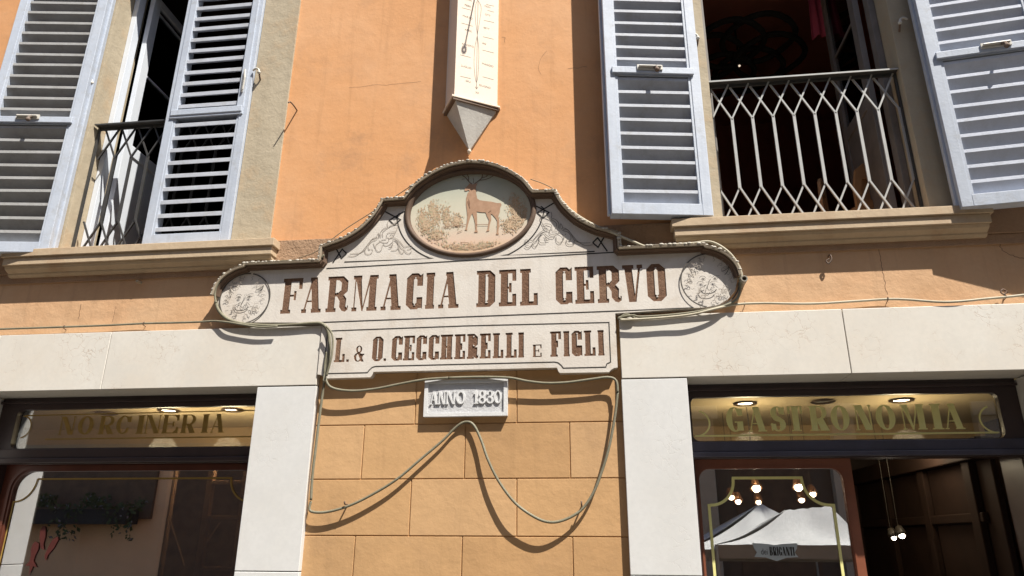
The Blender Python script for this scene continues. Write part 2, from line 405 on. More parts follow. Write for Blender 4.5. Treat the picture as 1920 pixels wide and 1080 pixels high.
def glyph(ch, w, st, hr, sf, sx, rnd_):
    """w: width over height; st: thick stroke, hr: thin stroke, sf: slab height, sx: slab overhang, rnd_: round or chamfered bowls"""
    key = (ch, round(w, 2), st, hr, sf, sx, rnd_)
    if key in GC: return GC[key]
    r = Ras(w); c = min(.3*w, .14); cc = c*.8
    def bowl(x0, y0, x1, y1, v=True, k=1):
        if rnd_: r.ell((x0+x1)/2, (y0+y1)/2, (x1-x0)/2, (y1-y0)/2, v)
        else: r.poly(octa(x0, y0, x1, y1, c*k), v)
    def stem(x, a=1, b=1, ov=sx, s=st):
        r.rect(x, 0, x+s, 1)
        if a: r.rect(max(0, x-ov), 1-sf, min(w, x+s+ov), 1)
        if b: r.rect(max(0, x-ov), 0, min(w, x+s+ov), sf)
    hb = max(hr, sf) if not rnd_ else hr*1.2
    if ch == 'I': stem((w-st)/2)
    elif ch in 'OQ0':
        bowl(0, 0, w, 1); bowl(st, hb, w-st, 1-hb, False, .55)
    elif ch in 'CG':
        bowl(0, 0, w, 1); bowl(st, hb, w-st*.85, 1-hb, False, .55); r.rect(w*.52, .33, w, .64, False)
        r.rect(w-st*.8, .64, w, .94)
        if not rnd_:
            r.rect(w-st*.8, .03, w, .38 if ch == 'G' else .31); r.poly([(w-.1, .9), (w, .9), (w, 1)]) ; r.poly([(w-.1, .1), (w, .1), (w, 0)])
        if ch == 'G': r.rect(w-st, .04, w, .42); r.rect(w*.5, .42-sf, w, .42)
        elif rnd_: r.rect(w-st*.55, .12, w, .3, False)
    elif ch == 'D':
        if rnd_:
            r.ell(st*.8+sx, .5, w-st*.8-sx, .5, True, (st*.5+sx, 0, w, 1)); r.ell(st*.8+sx, .5, w-st*1.9-sx, .5-hb, False, (st+sx, 0, w, 1))
        else: r.poly(octa(sx, 0, w, 1, c)); r.rect(sx, 0, w*.5, 1); r.poly(octa(sx+st, hb, w-st, 1-hb, c*.55), False); r.rect(sx+st, hb, w*.5, 1-hb, False)
        r.rect(sx, 0, sx+st, 1); r.rect(0, 0, sx+st, sf); r.rect(0, 1-sf, sx+st, 1)
    elif ch in 'EFL':
        stem(sx)
        if ch in 'EF':
            r.rect(0, 1-sf, w, 1); r.rect(w-st*.55, .68, w, 1); r.rect(sx, .5-hr*.5, w*.72, .5+hr*.5); r.rect(w*.72-st*.35, .5-.13, w*.72, .5+.13)
            if rnd_: r.poly([(w-st*1.3, 1-sf), (w, 1-sf), (w, .72)])
        if ch in 'EL':
            r.rect(0, 0, w, sf); r.rect(w-st*.55, 0, w, .33)
            if rnd_: r.poly([(w-st*1.3, sf), (w, sf), (w, .28)])
    elif ch == 'T':
        stem((w-st)/2, 0, 1, sx*1.3); r.rect(0, 1-sf, w, 1); r.rect(0, .7, st*.35, 1); r.rect(w-st*.35, .7, w, 1)
    elif ch == 'H':
        stem(sx); stem(w-sx-st); r.rect(sx, .5-hr*.6, w-sx, .5+hr*.6)
    elif ch in 'RPB':
        if rnd_:
            r.rect(sx, .45, w*.55, 1); r.ell(w*.55, .725, w*.4, .275, True, (w*.5, 0, w, 1)); r.rect(sx+st, .45+hr, w*.5, 1-hr, False); r.ell(w*.5, .725, w*.4-st*.62, .275-hr, False, (w*.5, 0, w, 1))
        else:
            r.poly(octa(sx, .43, w*.93, 1, c)); r.rect(sx, .43, w*.4, 1); r.poly(octa(sx+st, .43+hb*.9, w*.93-st, 1-hb, c*.5), False); r.rect(sx+st, .43+hb*.9, w*.45, 1-hb, False)
        stem(sx)
        if ch == 'R':
            if rnd_: r.poly([(w*.36, .48), (w*.36+st*1.15, .48), (w, 0), (w-st*1.35, 0)]); r.rect(w-st*1.45, 0, w, sf)
            else: r.poly([(w*.5, .46), (w*.5+st*.9, .46), (w*.90, .36), (w*.88, .15), (w*.94, .11), (w*.95, .18), (w, .16), (w*.98, .05), (w*.86, 0), (w*.72, .03), (w*.9-st, .14), (w*.9-st, .3), (w*.46, .43)])
        if ch == 'B':
            r.rect(sx, 0, w*.5, .5); r.ell(w*.5, .26, w*.5, .26, True, (w*.45, 0, w, 1)); r.rect(sx+st, hr, w*.5, .46, False); r.ell(w*.5, .25, w*.5-st, .25-hr, False, (w*.45, 0, w, 1)); r.rect(sx, 0, sx+st, 1)
    elif ch == 'A':
        t = w*.5 if not rnd_ else w*.46
        r.poly([(w-sx-st*1.05, 0), (w-sx, 0), (t+st*.55, 1), (t-st*.45, 1)]); r.poly([(sx*.9, 0), (sx*.9+hr*.9, 0), (t+hr*.3, 1), (t-hr*.6, 1)])
        r.poly([(t-st*.45, 1), (t+st*.55, 1), (t+st*.6, .9), (t-st*.5, .9)])
        r.rect(w*.26, .3, w*.7, .3+hr*.8); r.rect(0, 0, sx*1.9+hr, sf); r.rect(w-sx*2-st, 0, w, sf)
    elif ch == 'V':
        r.poly([(sx, 1), (sx+st, 1), (w*.6, 0), (w*.6-st*.9, 0)]); r.poly([(w-sx-hr, 1), (w-sx, 1), (w*.62, 0), (w*.52, 0)])
        r.rect(0, 1-sf, sx*2+st, 1); r.rect(w-sx*2-hr, 1-sf, w, 1)
    elif ch == 'N':
        r.rect(sx, 0, sx+hr, 1); r.rect(w-sx-hr, 0, w-sx, 1); r.poly([(sx, 1), (sx+st*1.1, 1), (w-sx, 0), (w-sx-st*1.1, 0)])
        r.rect(0, 0, sx*2+hr, sf); r.rect(0, 1-sf, sx+st, 1); r.rect(w-sx*2-hr, 1-sf, w, 1)
    elif ch == 'M':
        r.rect(sx, 0, sx+hr*.7, 1); r.rect(w-sx-st, 0, w-sx, 1); r.poly([(sx, 1), (sx+st*.9, 1), (w*.46, 0), (w*.40, 0)]); r.poly([(w-sx-st, 1), (w-sx-st+hr, 1), (w*.45, 0), (w*.40, 0)])
        r.rect(0, 0, sx*1.9+hr, sf); r.rect(0, 1-sf, sx+st, 1); r.rect(w-sx*2-st, 0, w, sf); r.rect(w-sx-st, 1-sf, w, 1)
    elif ch == 'S':
        r.ell(w*.5, .74, w*.46, .26); r.ell(w*.52, .74, w*.46-st*.9, .26-hr, False); r.ell(w*.5, .27, w*.5, .27); r.ell(w*.48, .27, w*.5-st*.9, .27-hr, False)
        r.rect(w*.5, .5, w, .68, False); r.rect(0, .3, w*.45, .47, False); r.poly([(w*.06, .6), (w*.3, .42), (w*.95, .3), (w*.94, .42), (w*.75, .52), (w*.2, .72)])
        r.rect(w*.86, .66, w*.96, .97); r.rect(w*.02, .03, w*.13, .33)
    elif ch == '1': r.rect(w*.5-st/2, 0, w*.5+st/2, 1); r.rect(w*.12, 0, w*.88, sf); r.poly([(w*.5-st/2, 1), (w*.5, .8), (w*.1, .72), (w*.1, .8)])
    elif ch == '8':
        r.ell(w*.5, .74, w*.44, .26); r.ell(w*.5, .27, w*.5, .27); r.ell(w*.5, .745, w*.44-st, .26-hr, False); r.ell(w*.5, .265, w*.5-st, .265-hr, False)
    elif ch == '3':
        r.ell(w*.5, .74, w*.44, .26); r.ell(w*.5, .27, w*.5, .27); r.ell(w*.46, .745, w*.44-st, .26-hr, False); r.ell(w*.44, .265, w*.5-st, .265-hr, False)
        r.rect(0, .36, w*.36, .68, False); r.rect(w*.3, .47, w*.6, .47+hr)
    elif ch == '&':
        r.ell(w*.46, .76, w*.3, .24); r.ell(w*.46, .76, w*.3-st*.6, .24-hr, False); r.ell(w*.42, .28, w*.42, .28); r.ell(w*.42, .28, w*.42-st*.8, .28-hr, False)
        r.poly([(w*.25, .62), (w*.5, .62), (w, 0), (w*.7, 0)]); r.rect(w*.7, .4, w, .4+sf); r.poly([(w*.82, .42), (w*.92, .42), (w*.75, .12), (w*.65, .12)])
    elif ch == '.': r.rect(0, 0, w, min(1, w))
    GC[key] = [[(x/NR, y/NR) for x, y in l] for l in trace(r.m)]
    return GC[key]
def letters(specs, z0, z1, Y, st, hr, sf, sx, rnd_=False):
    """specs: (letter, x0, x1) or with its own z0, z1; returns outlines in metres"""
    out = []
    for sp in specs:
        ch, x0, x1 = sp[:3]; a, b = (sp[3], sp[4]) if len(sp) > 3 else (z0, z1); h = b-a; w = (x1-x0)/h
        g = glyph(ch, w, st, hr, sf, sx, rnd_)
        ws = max(.001, max(p[0] for l in g for p in l))
        out += [[(x0+x*h*(w/ws), a+y*h) for x, y in l] for l in g]
    return out

# ================================================================== THE SETTING
gr = MB().quad((-150, -150, 0), (150, -150, 0), (150, .4, 0), (-150, .4, 0)).build('ground', PAVE); gr['kind'] = 'structure'

bld = thing('town_house', 'orange plastered town house with pale marble shop fronts and louvred upstairs windows', 'building')
# --- wall with its two upstairs openings
WL = (-5.03, -3.33); WR = (1.09, 2.745); ZS, ZT = 4.13, 7.62
w = MB()
for x0, x1 in ((-11, WL[0]-.004), (WL[1]+.004, WR[0]-.004), (WR[1]+.004, 9)): w.box(x0, x1, 0, .4, 4.16, 11)
for x0, x1 in (WL, WR): w.box(x0-.0035, x1+.0035, 0, .4, ZT+.004, 11)
w.build('upper_wall', ORANGE, bld)
w = MB().box(-11, 9, 0, .4, 3.335, 4.158)
w.box(-11, -5.86, 0, .4, 0, 3.33).box(3.72, 9, 0, .4, 0, 3.33)
w.build('shop_wall', PEACH, bld)
b = MB()
b.box(-11, 9, -.030, -.002, 3.935, 4.159); b.box(-11, 9, -.016, -.002, 3.845, 3.932)
b.build('string_course', BAND, bld, .004)
# dressed plaster blocks between the two shops
w = MB(); w.box(-2.36, .18, .008, .4, 0, 3.333); tones = [0]
rows = [(3.33, 2.912, (-1.51, -.67)), (2.912, 2.48, (-1.51, -.67)), (2.48, 2.048, (-1.93, -1.088, -.25)), (2.048, 1.62, (-1.512, -.67)), (1.62, 1.19, (-1.94, -1.09, -.245)), (1.19, .76, (-1.51, -.67)), (.76, .02, (-1.93, -1.09, -.25))]
g = .0042
for zt, zb, cuts in rows:
    xs = [-2.356]+list(cuts)+[.176]
    for a, c in zip(xs, xs[1:]): w.box(a+(g if a > -2.3 else 0), c-(g if c < .17 else 0), 0, .02, zb+g, zt-g); tones.append(rnd.randrange(3))
bw = w.build('block_wall', TAN, bld, .003)
for m_ in TANS[1:]: bw.data.materials.append(m_)
for p_ in bw.data.polygons: p_.material_index = tones[p_.index//6]
# --- marble shop fronts
for x0, x1, lab in ((-11, -5.405, None), (-5.40, -4.315, None), (-4.309, -2.357, None), (.177, 1.919, None), (1.925, 4.2, None)):
    boxpart('marble_lintel', MARB, bld, x0, x1, -.055, .28, 2.812, 3.331, bevel=.004)
for x0, x1 in ((-6.0, -5.50), (-2.875, -2.353), (.172, .683), (3.235, 3.72)):
    q = MB()
    for z0, z1 in ((0, 1.352), (1.358, 2.803)): q.box(x0, x1, -.052, .28, z0, z1)
    q.build('marble_pier', MARBW if x1 < 3 else MARB, bld, .004)
# --- stucco surrounds and reveals of the upstairs windows
for (x0, x1), e0, e1 in ((WL, .35, .38), (WR, .36, .36)):
    q = MB()
    q.box(x0-e0, x0, -.022, -.001, ZS+.04, ZT+.3).box(x1, x1+e1, -.022, -.001, ZS+.04, ZT+.3).box(x0, x1, -.022, -.001, ZT-.02, ZT+.3)
    q.box(x0-.0035, x0, -.001, .402, ZS, ZT).box(x1, x1+.0035, -.001, .402, ZS, ZT).box(x0, x1, -.001, .402, ZT-.02, ZT+.003)
    q.build('window_surround', STUCCO, bld, .004)
def sill(x0, x1):
    q = MB()
    q.box(x0, x1, -.158, .36, 4.062, 4.135); q.box(x0+.02, x1-.02, -.139, 0, 3.985, 4.061)
    n = len(q.v); prof = [(-.120, 3.984), (-.108, 3.958), (-.08, 3.94), (-.062, 3.932), (-.062, 3.918), (-.04, 3.900), (-.034, 3.90), (0, 3.90), (0, 3.984)]
    for x in (x0+.03, x1-.03): q.v += [Vector((x, y, z)) for y, z in prof]
    k = len(prof)
    for i in range(k): q.f.append([n+i, n+(i+1) % k, n+k+(i+1) % k, n+k+i])
    q.f.append([n+i for i in range(k)]); q.f.append([n+k+i for i in range(k)])
    return q.build('window_sill', SILLM, bld, .005)
sill(-5.52, -2.84); sill(.645, 3.15)
# --- upstairs window frames: fixed frame and an inward casement
def room(name, x0, x1, y0, y1, z0, z1, mw, mc, mf):
    q = MB(); q.quad((x0, y1, z0), (x1, y1, z0), (x1, y1, z1), (x0, y1, z1)); q.quad((x0, y0, z0), (x0, y1, z0), (x0, y1, z1), (x0, y0, z1)); q.quad((x1, y0, z0), (x1, y0, z1), (x1, y1, z1), (x1, y1, z0))
    q.build(name+'_wall', mw, bld)
    MB().quad((x0, y0, z1), (x1, y0, z1), (x1, y1, z1), (x0, y1, z1)).build(name+'_ceiling', mc, bld)
    MB().quad((x0, y0, z0), (x1, y0, z0), (x1, y1, z0), (x0, y1, z0)).build(name+'_floor', mf, bld)
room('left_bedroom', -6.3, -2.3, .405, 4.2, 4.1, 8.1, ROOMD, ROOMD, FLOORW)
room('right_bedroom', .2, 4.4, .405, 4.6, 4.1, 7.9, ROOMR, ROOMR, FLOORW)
def win_frame(x0, x1, mt):
    q = MB(); q.box(x0+.003, x0+.062, .20, .30, ZS+.01, ZT).box(x1-.062, x1-.003, .20, .30, ZS+.01, ZT).box(x0+.062, x1-.062, .20, .30, ZT-.1, ZT-.025)
    return q.build('window_frame', mt, bld, .004)
f1 = win_frame(*WL, WHITEP); f2 = win_frame(*WR, mat('worn_frame', (.22, .20, .19), .6, (.16, .145, .135), 5, 50, .05))
def casement(x, side, y0, wd, mt, parent):
    q = MB(); t = .028
    q.box(x-t, x+t, y0, y0+.115, ZS+.06, ZT-.15).box(x-t, x+t, y0+wd-.09, y0+wd, ZS+.06, ZT-.15)
    q.box(x-t, x+t, y0+.115, y0+wd-.09, ZT-.25, ZT-.15).box(x-t, x+t, y0+.115, y0+wd-.09, ZS+.06, ZS+.18)
    q.box(x-t, x+t, y0+.115, y0+wd-.09, 5.44, 5.56)
    for z in (6.45, 7.3): q.box(x-.012, x+.012, y0+.115, y0+wd-.09, z-.014, z+.014)
    q.box(x-.014, x+.014, y0+.115, y0+wd-.09, ZS+.18, 5.44)
    o = q.build('casement', mt, bld, .004)
    boxpart('glass_pane', GLR, o, x-.003, x+.003, y0+.118, y0+wd-.093, 5.56, ZT-.25); return o
casement(-4.90, 1, .315, .80, WHITEP, bld); casement(2.62, -1, .315, .78, MATS['worn_frame'], bld)

# ------------------------------------------------------------------ shop fronts
def shopfront(x0, x1, gx0, gx1, band, name):
    """recessed dark frame with the lettered transom light"""
    q = MB(); q.fill([[(x0, 2.215), (x1, 2.215), (x1, 2.811), (x0, 2.811)], rrect(gx0, gx1, 2.352, 2.705, .05)], .255, .05)
    q.box(x0, x1, .225, .254, 2.752, 2.775)
    fr = q.build('transom_frame', DARKW, bld, .003)
    MB().box(x0, x1, .215, .2545, 2.222, 2.262).box(x0, x1, .235, .2545, 2.262, 2.345).build('cross_rail', band, fr, .006)
    boxpart('transom_pane', GLT, fr, gx0-.01, gx1+.01, .288, .293, 2.345, 2.715)
    MB().box(x0, x1, .306, .62, 2.235, 2.27).box(x0, x0+.05, .306, .62, 0, 2.235).box(x1-.05, x1, .306, .62, 0, 2.235).build('entry_lining', DARKW, fr)
    return fr
fl = shopfront(-5.498, -2.877, -5.33, -2.95, DARKW, 'l'); fr = shopfront(.685, 3.233, .735, 3.085, NAVY, 'r')
# shop rooms
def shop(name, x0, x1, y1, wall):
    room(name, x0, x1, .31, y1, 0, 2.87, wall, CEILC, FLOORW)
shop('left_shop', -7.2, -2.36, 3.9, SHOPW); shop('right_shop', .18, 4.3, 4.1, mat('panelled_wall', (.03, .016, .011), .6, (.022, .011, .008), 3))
# cornice beam between the ceiling and the back of the shops
boxpart('shop_beam', mat('beam_cream', (.50, .36, .19), .8), bld, -7.19, -2.37, 2.55, 2.75, 2.50, 2.868)
boxpart('shop_beam', MATS['beam_cream'], bld, .19, 4.29, 3.0, 3.2, 2.62, 2.868)
# the left shop's window: mahogany frame with one large rounded pane
YW = .41
q = MB(); q.fill([[(-5.448, .0), (-2.928, 0), (-2.928, 2.233), (-5.448, 2.233)], rrect(-5.335, -2.99, .75, 2.165, .17, 8)], YW, .06)
q.ribbon(rrect(-5.335-.035, -2.955, .715, 2.200, .2, 8), .03, YW-.012, True)
sw = q.build('shop_window', MAHOG, bld, .004)
boxpart('shop_pane', GLW, sw, -5.37, -2.95, YW+.028, YW+.034, .7, 2.19)
q = MB()
q.ribbon([(-5.30, 1.30), (-5.30, 1.60), (-5.405, 1.80)], .001, YW+.02)
q = MB()
ln = [(-5.32, 1.0), (-5.32, 1.86)]
arc = ell(-5.32, 2.098, .19, .20, -90, 0, 10)
q.ribbon([(-5.318, 1.0)]+arc[:]+[(-5.13, 2.098)], .013, YW+.020)
q.ribbon([(-5.13, 2.098), (-3.262, 2.098)]+ell(-3.06, 2.098, .20, .20, 180, 270, 10)[0:]+[(-3.06, 1.0)], .015, YW+.0195)
q.build('gold_outline', GOLDD, sw)
# NORCINERIA
def px_specs(txt, xs, ox, sc, y, Y):
    return [(c, W(ox+a/sc, y, Y)[0], W(ox+b/sc, y, Y)[0]) for c, (a, b) in zip(txt, xs)]
nor = px_specs('NORCINERIA', [(335, 418), (438, 522), (556, 640), (653, 732), (752, 808), (815, 900), (912, 1002), (1018, 1100), (1120, 1172), (1185, 1262)], 0, 3, 800, .284)
MB().fill(letters(nor, 2.475, 2.640, .284, .23, .05, .045, .05, True), .284).build('norcineria_lettering', GOLDD, fl)
q = MB(); q.ribbon([(-5.27, 2.655), (-2.96, 2.668)], .010, .2845); q.ribbon([(-5.02, 2.437), (-2.96, 2.437)], .011, .2845)
q.ribbon(ell(-5.29, 2.55, .10, .10, 90, -80, 10), .010, .2846); q.build('transom_outline', GOLDD, fl)
gas = px_specs('GASTRONOMIA', [(245, 338), (365, 468), (493, 577), (595, 675), (712, 818), (835, 938), (968, 1068), (1088, 1197), (1232, 1368), (1382, 1462), (1468, 1580)], 1280, 3, 785, .284)
MB().fill(letters(gas, 2.427, 2.626, .284, .235, .045, .045, .055, True), .284).build('gastronomia_lettering', GOLD, fr)
q = MB(); q.ribbon([(.752, 2.397), (3.056, 2.397)], .013, .2845)
q.ribbon(ell(.762, 2.500, .115, .105, 70, -88, 12), .013, .2846); q.ribbon(ell(3.05, 2.500, .115, .105, 110, 268, 12), .013, .2846)
q.build('transom_outline', GOLD, fr)
# the right shop's mahogany door leaf and its open neighbour
YD = .50
dr = MB().fill([[(.737, .02), (1.995, .02), (1.995, 2.232), (.737, 2.232)], rrect(.785, 1.918, .45, 2.156, .09, 8)], YD, .055)
dr.ribbon(rrect(.772, 1.931, .44, 2.169, .1, 8), .012, YD-.006, True)
door = dr.build('shop_door', MAHOGL, bld, .004)
boxpart('door_pane', GLD, door, .77, 1.93, YD+.026, YD+.032, .43, 2.17)
q = MB(); xl, xr = .85, 1.822
q.ribbon([(xl, .9), (xl, 1.868)]+ell(.87, 2.07, .19, .20, -88, 0, 12)[1:]+[(1.062, 2.083), (1.600, 2.083)]+ell(1.79, 2.07, .188, .20, 180, 268, 12)+[(xr, 1.868), (xr, .9)], .022, YD+.019)
q.build('gold_outline', GOLD, door)
cx, cz = 1.335, 1.523
sh = [(-.172, .058), (-.06, .052), (0, .042), (.06, .052), (.172, .058), (.165, .02), (.145, -.012), (.168, -.045), (.08, -.05), (0, -.075), (-.08, -.05), (-.168, -.045), (-.145, -.012), (-.165, .02)]
badge = MB().fill([[(cx+a, cz+b) for a, b in sh]], YD+.018).build('silver_badge', SILV, door)
bs = []; x = cx-.048
for c, wd in (('B', .025), ('R', .027), ('I', .012), ('G', .025), ('A', .028), ('N', .026), ('T', .022), ('I', .012)):
    bs.append((c, x, x+wd)); x += wd+.002
MB().fill(letters(bs, cz-.035, cz+.03, 0, .16, .05, .04, .025, True), YD+.017).build('briganti_lettering', LINE, badge)
text_mesh('dei_lettering', 'dei', cx-.088, cz-.028, YD+.017, .045, LINE, badge, width=.05)
# panelling seen through the open half
q = MB()
for x in (3.15,): q.box(x, x+.05, .7, 4.0, .2, 2.3)
q.box(3.05, 3.2, .66, 3.9, 2.25, 2.42)
for y in (.95, 1.9, 2.9): q.box(3.09, 3.15, y, y+.14, .2, 2.25)
for z in (1.0, 1.75): q.box(3.10, 3.15, .9, 3.9, z, z+.08)
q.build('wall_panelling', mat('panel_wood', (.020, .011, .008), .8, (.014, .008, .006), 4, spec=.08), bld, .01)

# ================================================================== SHUTTERS
def shutter(loc, width, rz, label, outward, nose, h=ZT-ZS-.09, latch=True, mid=1.40, pm=PAINTS, flip=False):
    """hinge edge at the origin, leaf along +x, street face towards -y"""
    o = thing('louvred_shutter', label, 'shutter', loc, 'grey louvred window shutters'); o.rotation_euler.z = rz
    T = .055; sw_ = .085
    q = MB(); x1 = width
    q.box(0, sw_, -T, T, 0, h).box(x1-sw_, x1, -T, T, 0, h).box(sw_, x1-sw_, -T, T, 0, .105).box(sw_, x1-sw_, -T, T, h-.1, h)
    q.box(-.022, 0, .0, T-.004, .02, h).box(x1, x1+.022, .0, T-.004, .02, h)
    q.box(sw_, x1-sw_, -T+.01, T, mid-.03, mid+.0)
    q.build('frame', PAINT, o, .004)
    if not outward: boxpart('sun_block_board', mat('sun_block_dark', (.10, .095, .09), .8), o, sw_+.001, x1-sw_-.001, .044, .052, .11, h-.11)  # added board: stops sun passing the slats and keeps their gaps dark
    # bead round the louvres
    q = MB()
    for a, c in ((.105, mid-.031), (mid+.055, h-.1)):
        q.box(sw_, sw_+.022, -T+.006, T-.01, a, c).box(x1-sw_-.022, x1-sw_, -T+.006, T-.01, a, c)
    q.build('bead', PAINT, o, .002)
    for nm, a, c in (('lower_louvres', .105, mid-.03), ('upper_louvres', mid+.05, h-.1)):
        q = MB(); n = max(1, round((c-a)/.1355)); pt = (c-a)/n
        for i in range(n):
            z = a+pt*(i+(.35 if outward else .9)); jit = rnd.uniform(-.007, .007)
            if outward: prof = [(-.046, z-.020), (-.046, z-.020+nose), (.044, z+.035+nose*.6), (.044, z+.035)]
            else: prof = [(-.044, z+.0), (-.044, z-nose), (.040, z-.150-nose*.4), (.040, z-.138)]
            n0 = len(q.v)
            for x in (sw_+.002, x1-sw_-.002):
                q.v += [Vector((x, y, zz+jit*(1 if x > .4 else .4))) for y, zz in prof]
            for k in range(4): q.f.append([n0+k, n0+(k+1) % 4, n0+4+(k+1) % 4, n0+4+k])
            q.f.append([n0, n0+1, n0+2, n0+3]); q.f.append([n0+4, n0+5, n0+6, n0+7])
        q.build(nm, pm, o, .003)
    q = MB().box(sw_-.03, x1-sw_+.03, -T-.022, -T-.001, mid-.02, mid+.048)
    q.build('middle_rail', PAINT, o, .006)
    if latch:
        xm = width*.5+(.06 if flip else -.03)
        bo = MB().box(xm-.115, xm+.115, -T-.034, -T-.023, mid+.012, mid+.062).tube([(xm-.10, -T-.044, mid+.04), (xm+.10, -T-.044, mid+.04)], .011).build('latch', BOLT, o, .002)
        MB().tube([(xm+.04, -T-.04, mid+.03), (xm+.045, -T-.075, mid+.012), (xm+.05, -T-.082, mid-.02)], .014, taper=[.8, 1, 1.1]).ball((xm+.05, -T-.084, mid-.026), .022).build('latch_knob', RUST, bo)
    return o
s1 = shutter((-5.07-.92*math.cos(R(8)), -.085-.92*math.sin(R(8)), 4.10), .92, R(8), 'open shutter with grey louvres, far left of the facade, its bolt on the middle rail', False, .03, pm=mat('shaded_slat_paint', (.40, .40, .40), .65, (.33, .325, .315), 6, 60, .06, .06, .2, dirt=(.25, .24, .22), dscale=7, damt=.6))  # darker slat colour puts the shade between these slats into the paint
s2 = shutter((-4.19, .0, 4.165), .855, 0, 'closed shutter leaf in front of the left window, black gaps between its slats', True, .044, h=ZT-4.19, latch=False)
s3 = shutter((.985-.85*math.cos(R(9)), -.085-.85*math.sin(R(9)), 4.155), .85, R(9), 'open shutter between the sundial and the right window, hanging lower than the sill edge', False, .03)
s4 = shutter((2.905, -.15, 4.095), .90, R(-7), 'open bluish shutter against the wall at the right edge of the facade', False, .03, flip=True, pm=mat('blue_slat_paint', (.62, .655, .75), .55, (.55, .59, .68), 6, 60, .06, .06, .15, dirt=(.42, .42, .43), dscale=7, damt=.4))
# flap frame on the closed leaf
q = MB()
for x in (.045, .855-.115): q.box(x, x+.07, -.068, -.052, 1.43, 3.4)
q.box(.045, .81, -.068, -.052, 1.355, 1.43).build('flap_frame', PAINT, s2, .004)
q = MB().box(.77, .785, -.085, -.069, 1.60, 1.86).tube([(.78, -.08, 1.86), (.80, -.10, 1.75), (.79, -.09, 1.62)], .008).build('flap_hook', BOLT, s2)

# ================================================================== RAILINGS
def railing(x0, x1, xs, label, mt, y=.075):
    o = thing('balcony_railing', label, 'railing', ((x0+x1)/2, y, 4.14))
    inv = Vector(((x0+x1)/2, y, 4.14))
    def bar(q, a, b, wd=.0145, off=0):
        a = Vector((a[0], y+off, a[1])); b = Vector((b[0], y+off, b[1])); d = (b-a).normalized(); n = Vector((-d.z, 0, d.x))*wd/2; t = Vector((0, .008, 0))
        k = len(q.v); q.v += [p+s1_*n+s2_*t-inv for p in (a, b) for s1_ in (-1, 1) for s2_ in (-1, 1)]
        q.f += [[k+i for i in f_] for f_ in ((0, 1, 3, 2), (4, 6, 7, 5), (0, 4, 5, 1), (2, 3, 7, 6), (0, 2, 6, 4), (1, 5, 7, 3))]
    q = MB(); p = .1795; zt, zc, zy, zv, zb, ze = 5.535, 5.378, 5.20, 4.508, 4.313, 4.14
    for i, x in enumerate(xs):
        h = p/2
        # two zigzag bars per bay, joined on the uprights and crossing above and below
        bar(q, (x-h, zt+.03), (x+h, zy), off=.004); bar(q, (x+h, zt+.03), (x-h, zy), off=-.004)
        bar(q, (x+h, zv), (x-h, ze), off=.004); bar(q, (x-h, zv), (x+h, ze), off=-.004)
        bar(q, (x+h-.006, zy+.01), (x+h-.006, zv-.01), .013); bar(q, (x+h+.0065, zy+.01), (x+h+.0065, zv-.01), .013, .002)
    q.build('lattice', mt, o)
    MB().box(x0-inv.x, x1-inv.x, -.0685, -.0625, 5.563-inv.z, 5.578-inv.z).build('rail_lip', mt, o)
    MB().box(x0-inv.x, x1-inv.x, -.062, .03, 5.566-inv.z, 5.577-inv.z).box(x0-inv.x, x1-inv.x, -.008, .008, 5.535-inv.z, 5.566-inv.z).build('handrail', DIRON, o, .002)  # coloured dark for the rail's shaded underside; only the lip keeps the bars' tone
    for x in (x0+.012, x1-.012): boxpart('end_post', DIRON, o, x-inv.x-.01, x-inv.x+.01, -.012, .012, 0, 5.559-inv.z)
    return o
railing(WR[0]+.002, WR[1]-.002, [1.188+.1797*k for k in range(9)], 'light grey iron railing with honeycomb bars across the open right window', IRON)
railing(WL[0]+.01, WL[1]-.01, [-4.86+.1795*k for k in range(9)], 'dark iron railing with honeycomb bars half hidden behind the closed shutter', DIRON, .09)

# ================================================================== THE PAINTED SIGN
sg = thing('shop_sign', 'large cream shaped sign reading FARMACIA DEL CERVO under a scalloped hood', 'sign', (-1.1, 0, 2.85))
inv = Matrix.Translation((1.1, 0, -2.85))
def sgb(mb, *a, **k):
    o = mb.build(*a, **k); o.data.transform(inv); return o
YP = -.068
# outline of half the board about its middle line, metres from the middle
XM = -1.098
half_top = [(2.245, 3.615), (2.225, 3.70), (2.17, 3.78), (2.085, 3.838), (1.995, 3.868), (1.985, 3.885), (1.30, 3.885), (1.288, 3.9), (1.288, 4.022), (1.22, 4.045), (1.10, 4.088), (.955, 4.178), (.845, 4.295), (.785, 4.395), (.762, 4.447), (.573, 4.452), (.545, 4.485), (.47, 4.585), (.325, 4.690), (.17, 4.758), (0, 4.786)]
_K = 1.003
half_bot = [(0, 2.905), (.762, 2.905), (.772, 2.875), (.785, 2.860), (1.175, 2.858), (1.19, 2.875), (1.215, 2.89), (1.245, 2.895), (1.245, 3.345), (1.97, 3.372), (2.07, 3.388), (2.15, 3.435), (2.215, 3.51), (2.245, 3.615)]
XM *= _K; half_top = [(a*_K, 1.6+(z-1.6)*_K) for a, z in half_top]; half_bot = [(a*_K, 1.6+(z-1.6)*_K) for a, z in half_bot]
outer = [(XM-a, z) for a, z in half_bot]+[(XM-a, z) for a, z in half_top[1:]]+[(XM+a, z) for a, z in half_top[::-1][1:]]+[(XM+a, z) for a, z in half_bot[::-1][1:-1]]
def pxs(t, y, Y=YP): return [(c, W(a, y, Y)[0], W(b, y, Y)[0]) for c, a, b in t]
b1 = [('F', 525.6, 563), ('A', 564.6, 601.5), ('R', 610, 652), ('M', 658.5, 706), ('A', 713, 751), ('C', 760, 791), ('I', 796.5, 813.5), ('A', 821, 859.5), ('D', 892.5, 928), ('E', 935, 968), ('L', 975, 1008.5), ('C', 1042.5, 1074), ('E', 1079, 1115), ('R', 1121.5, 1167)]
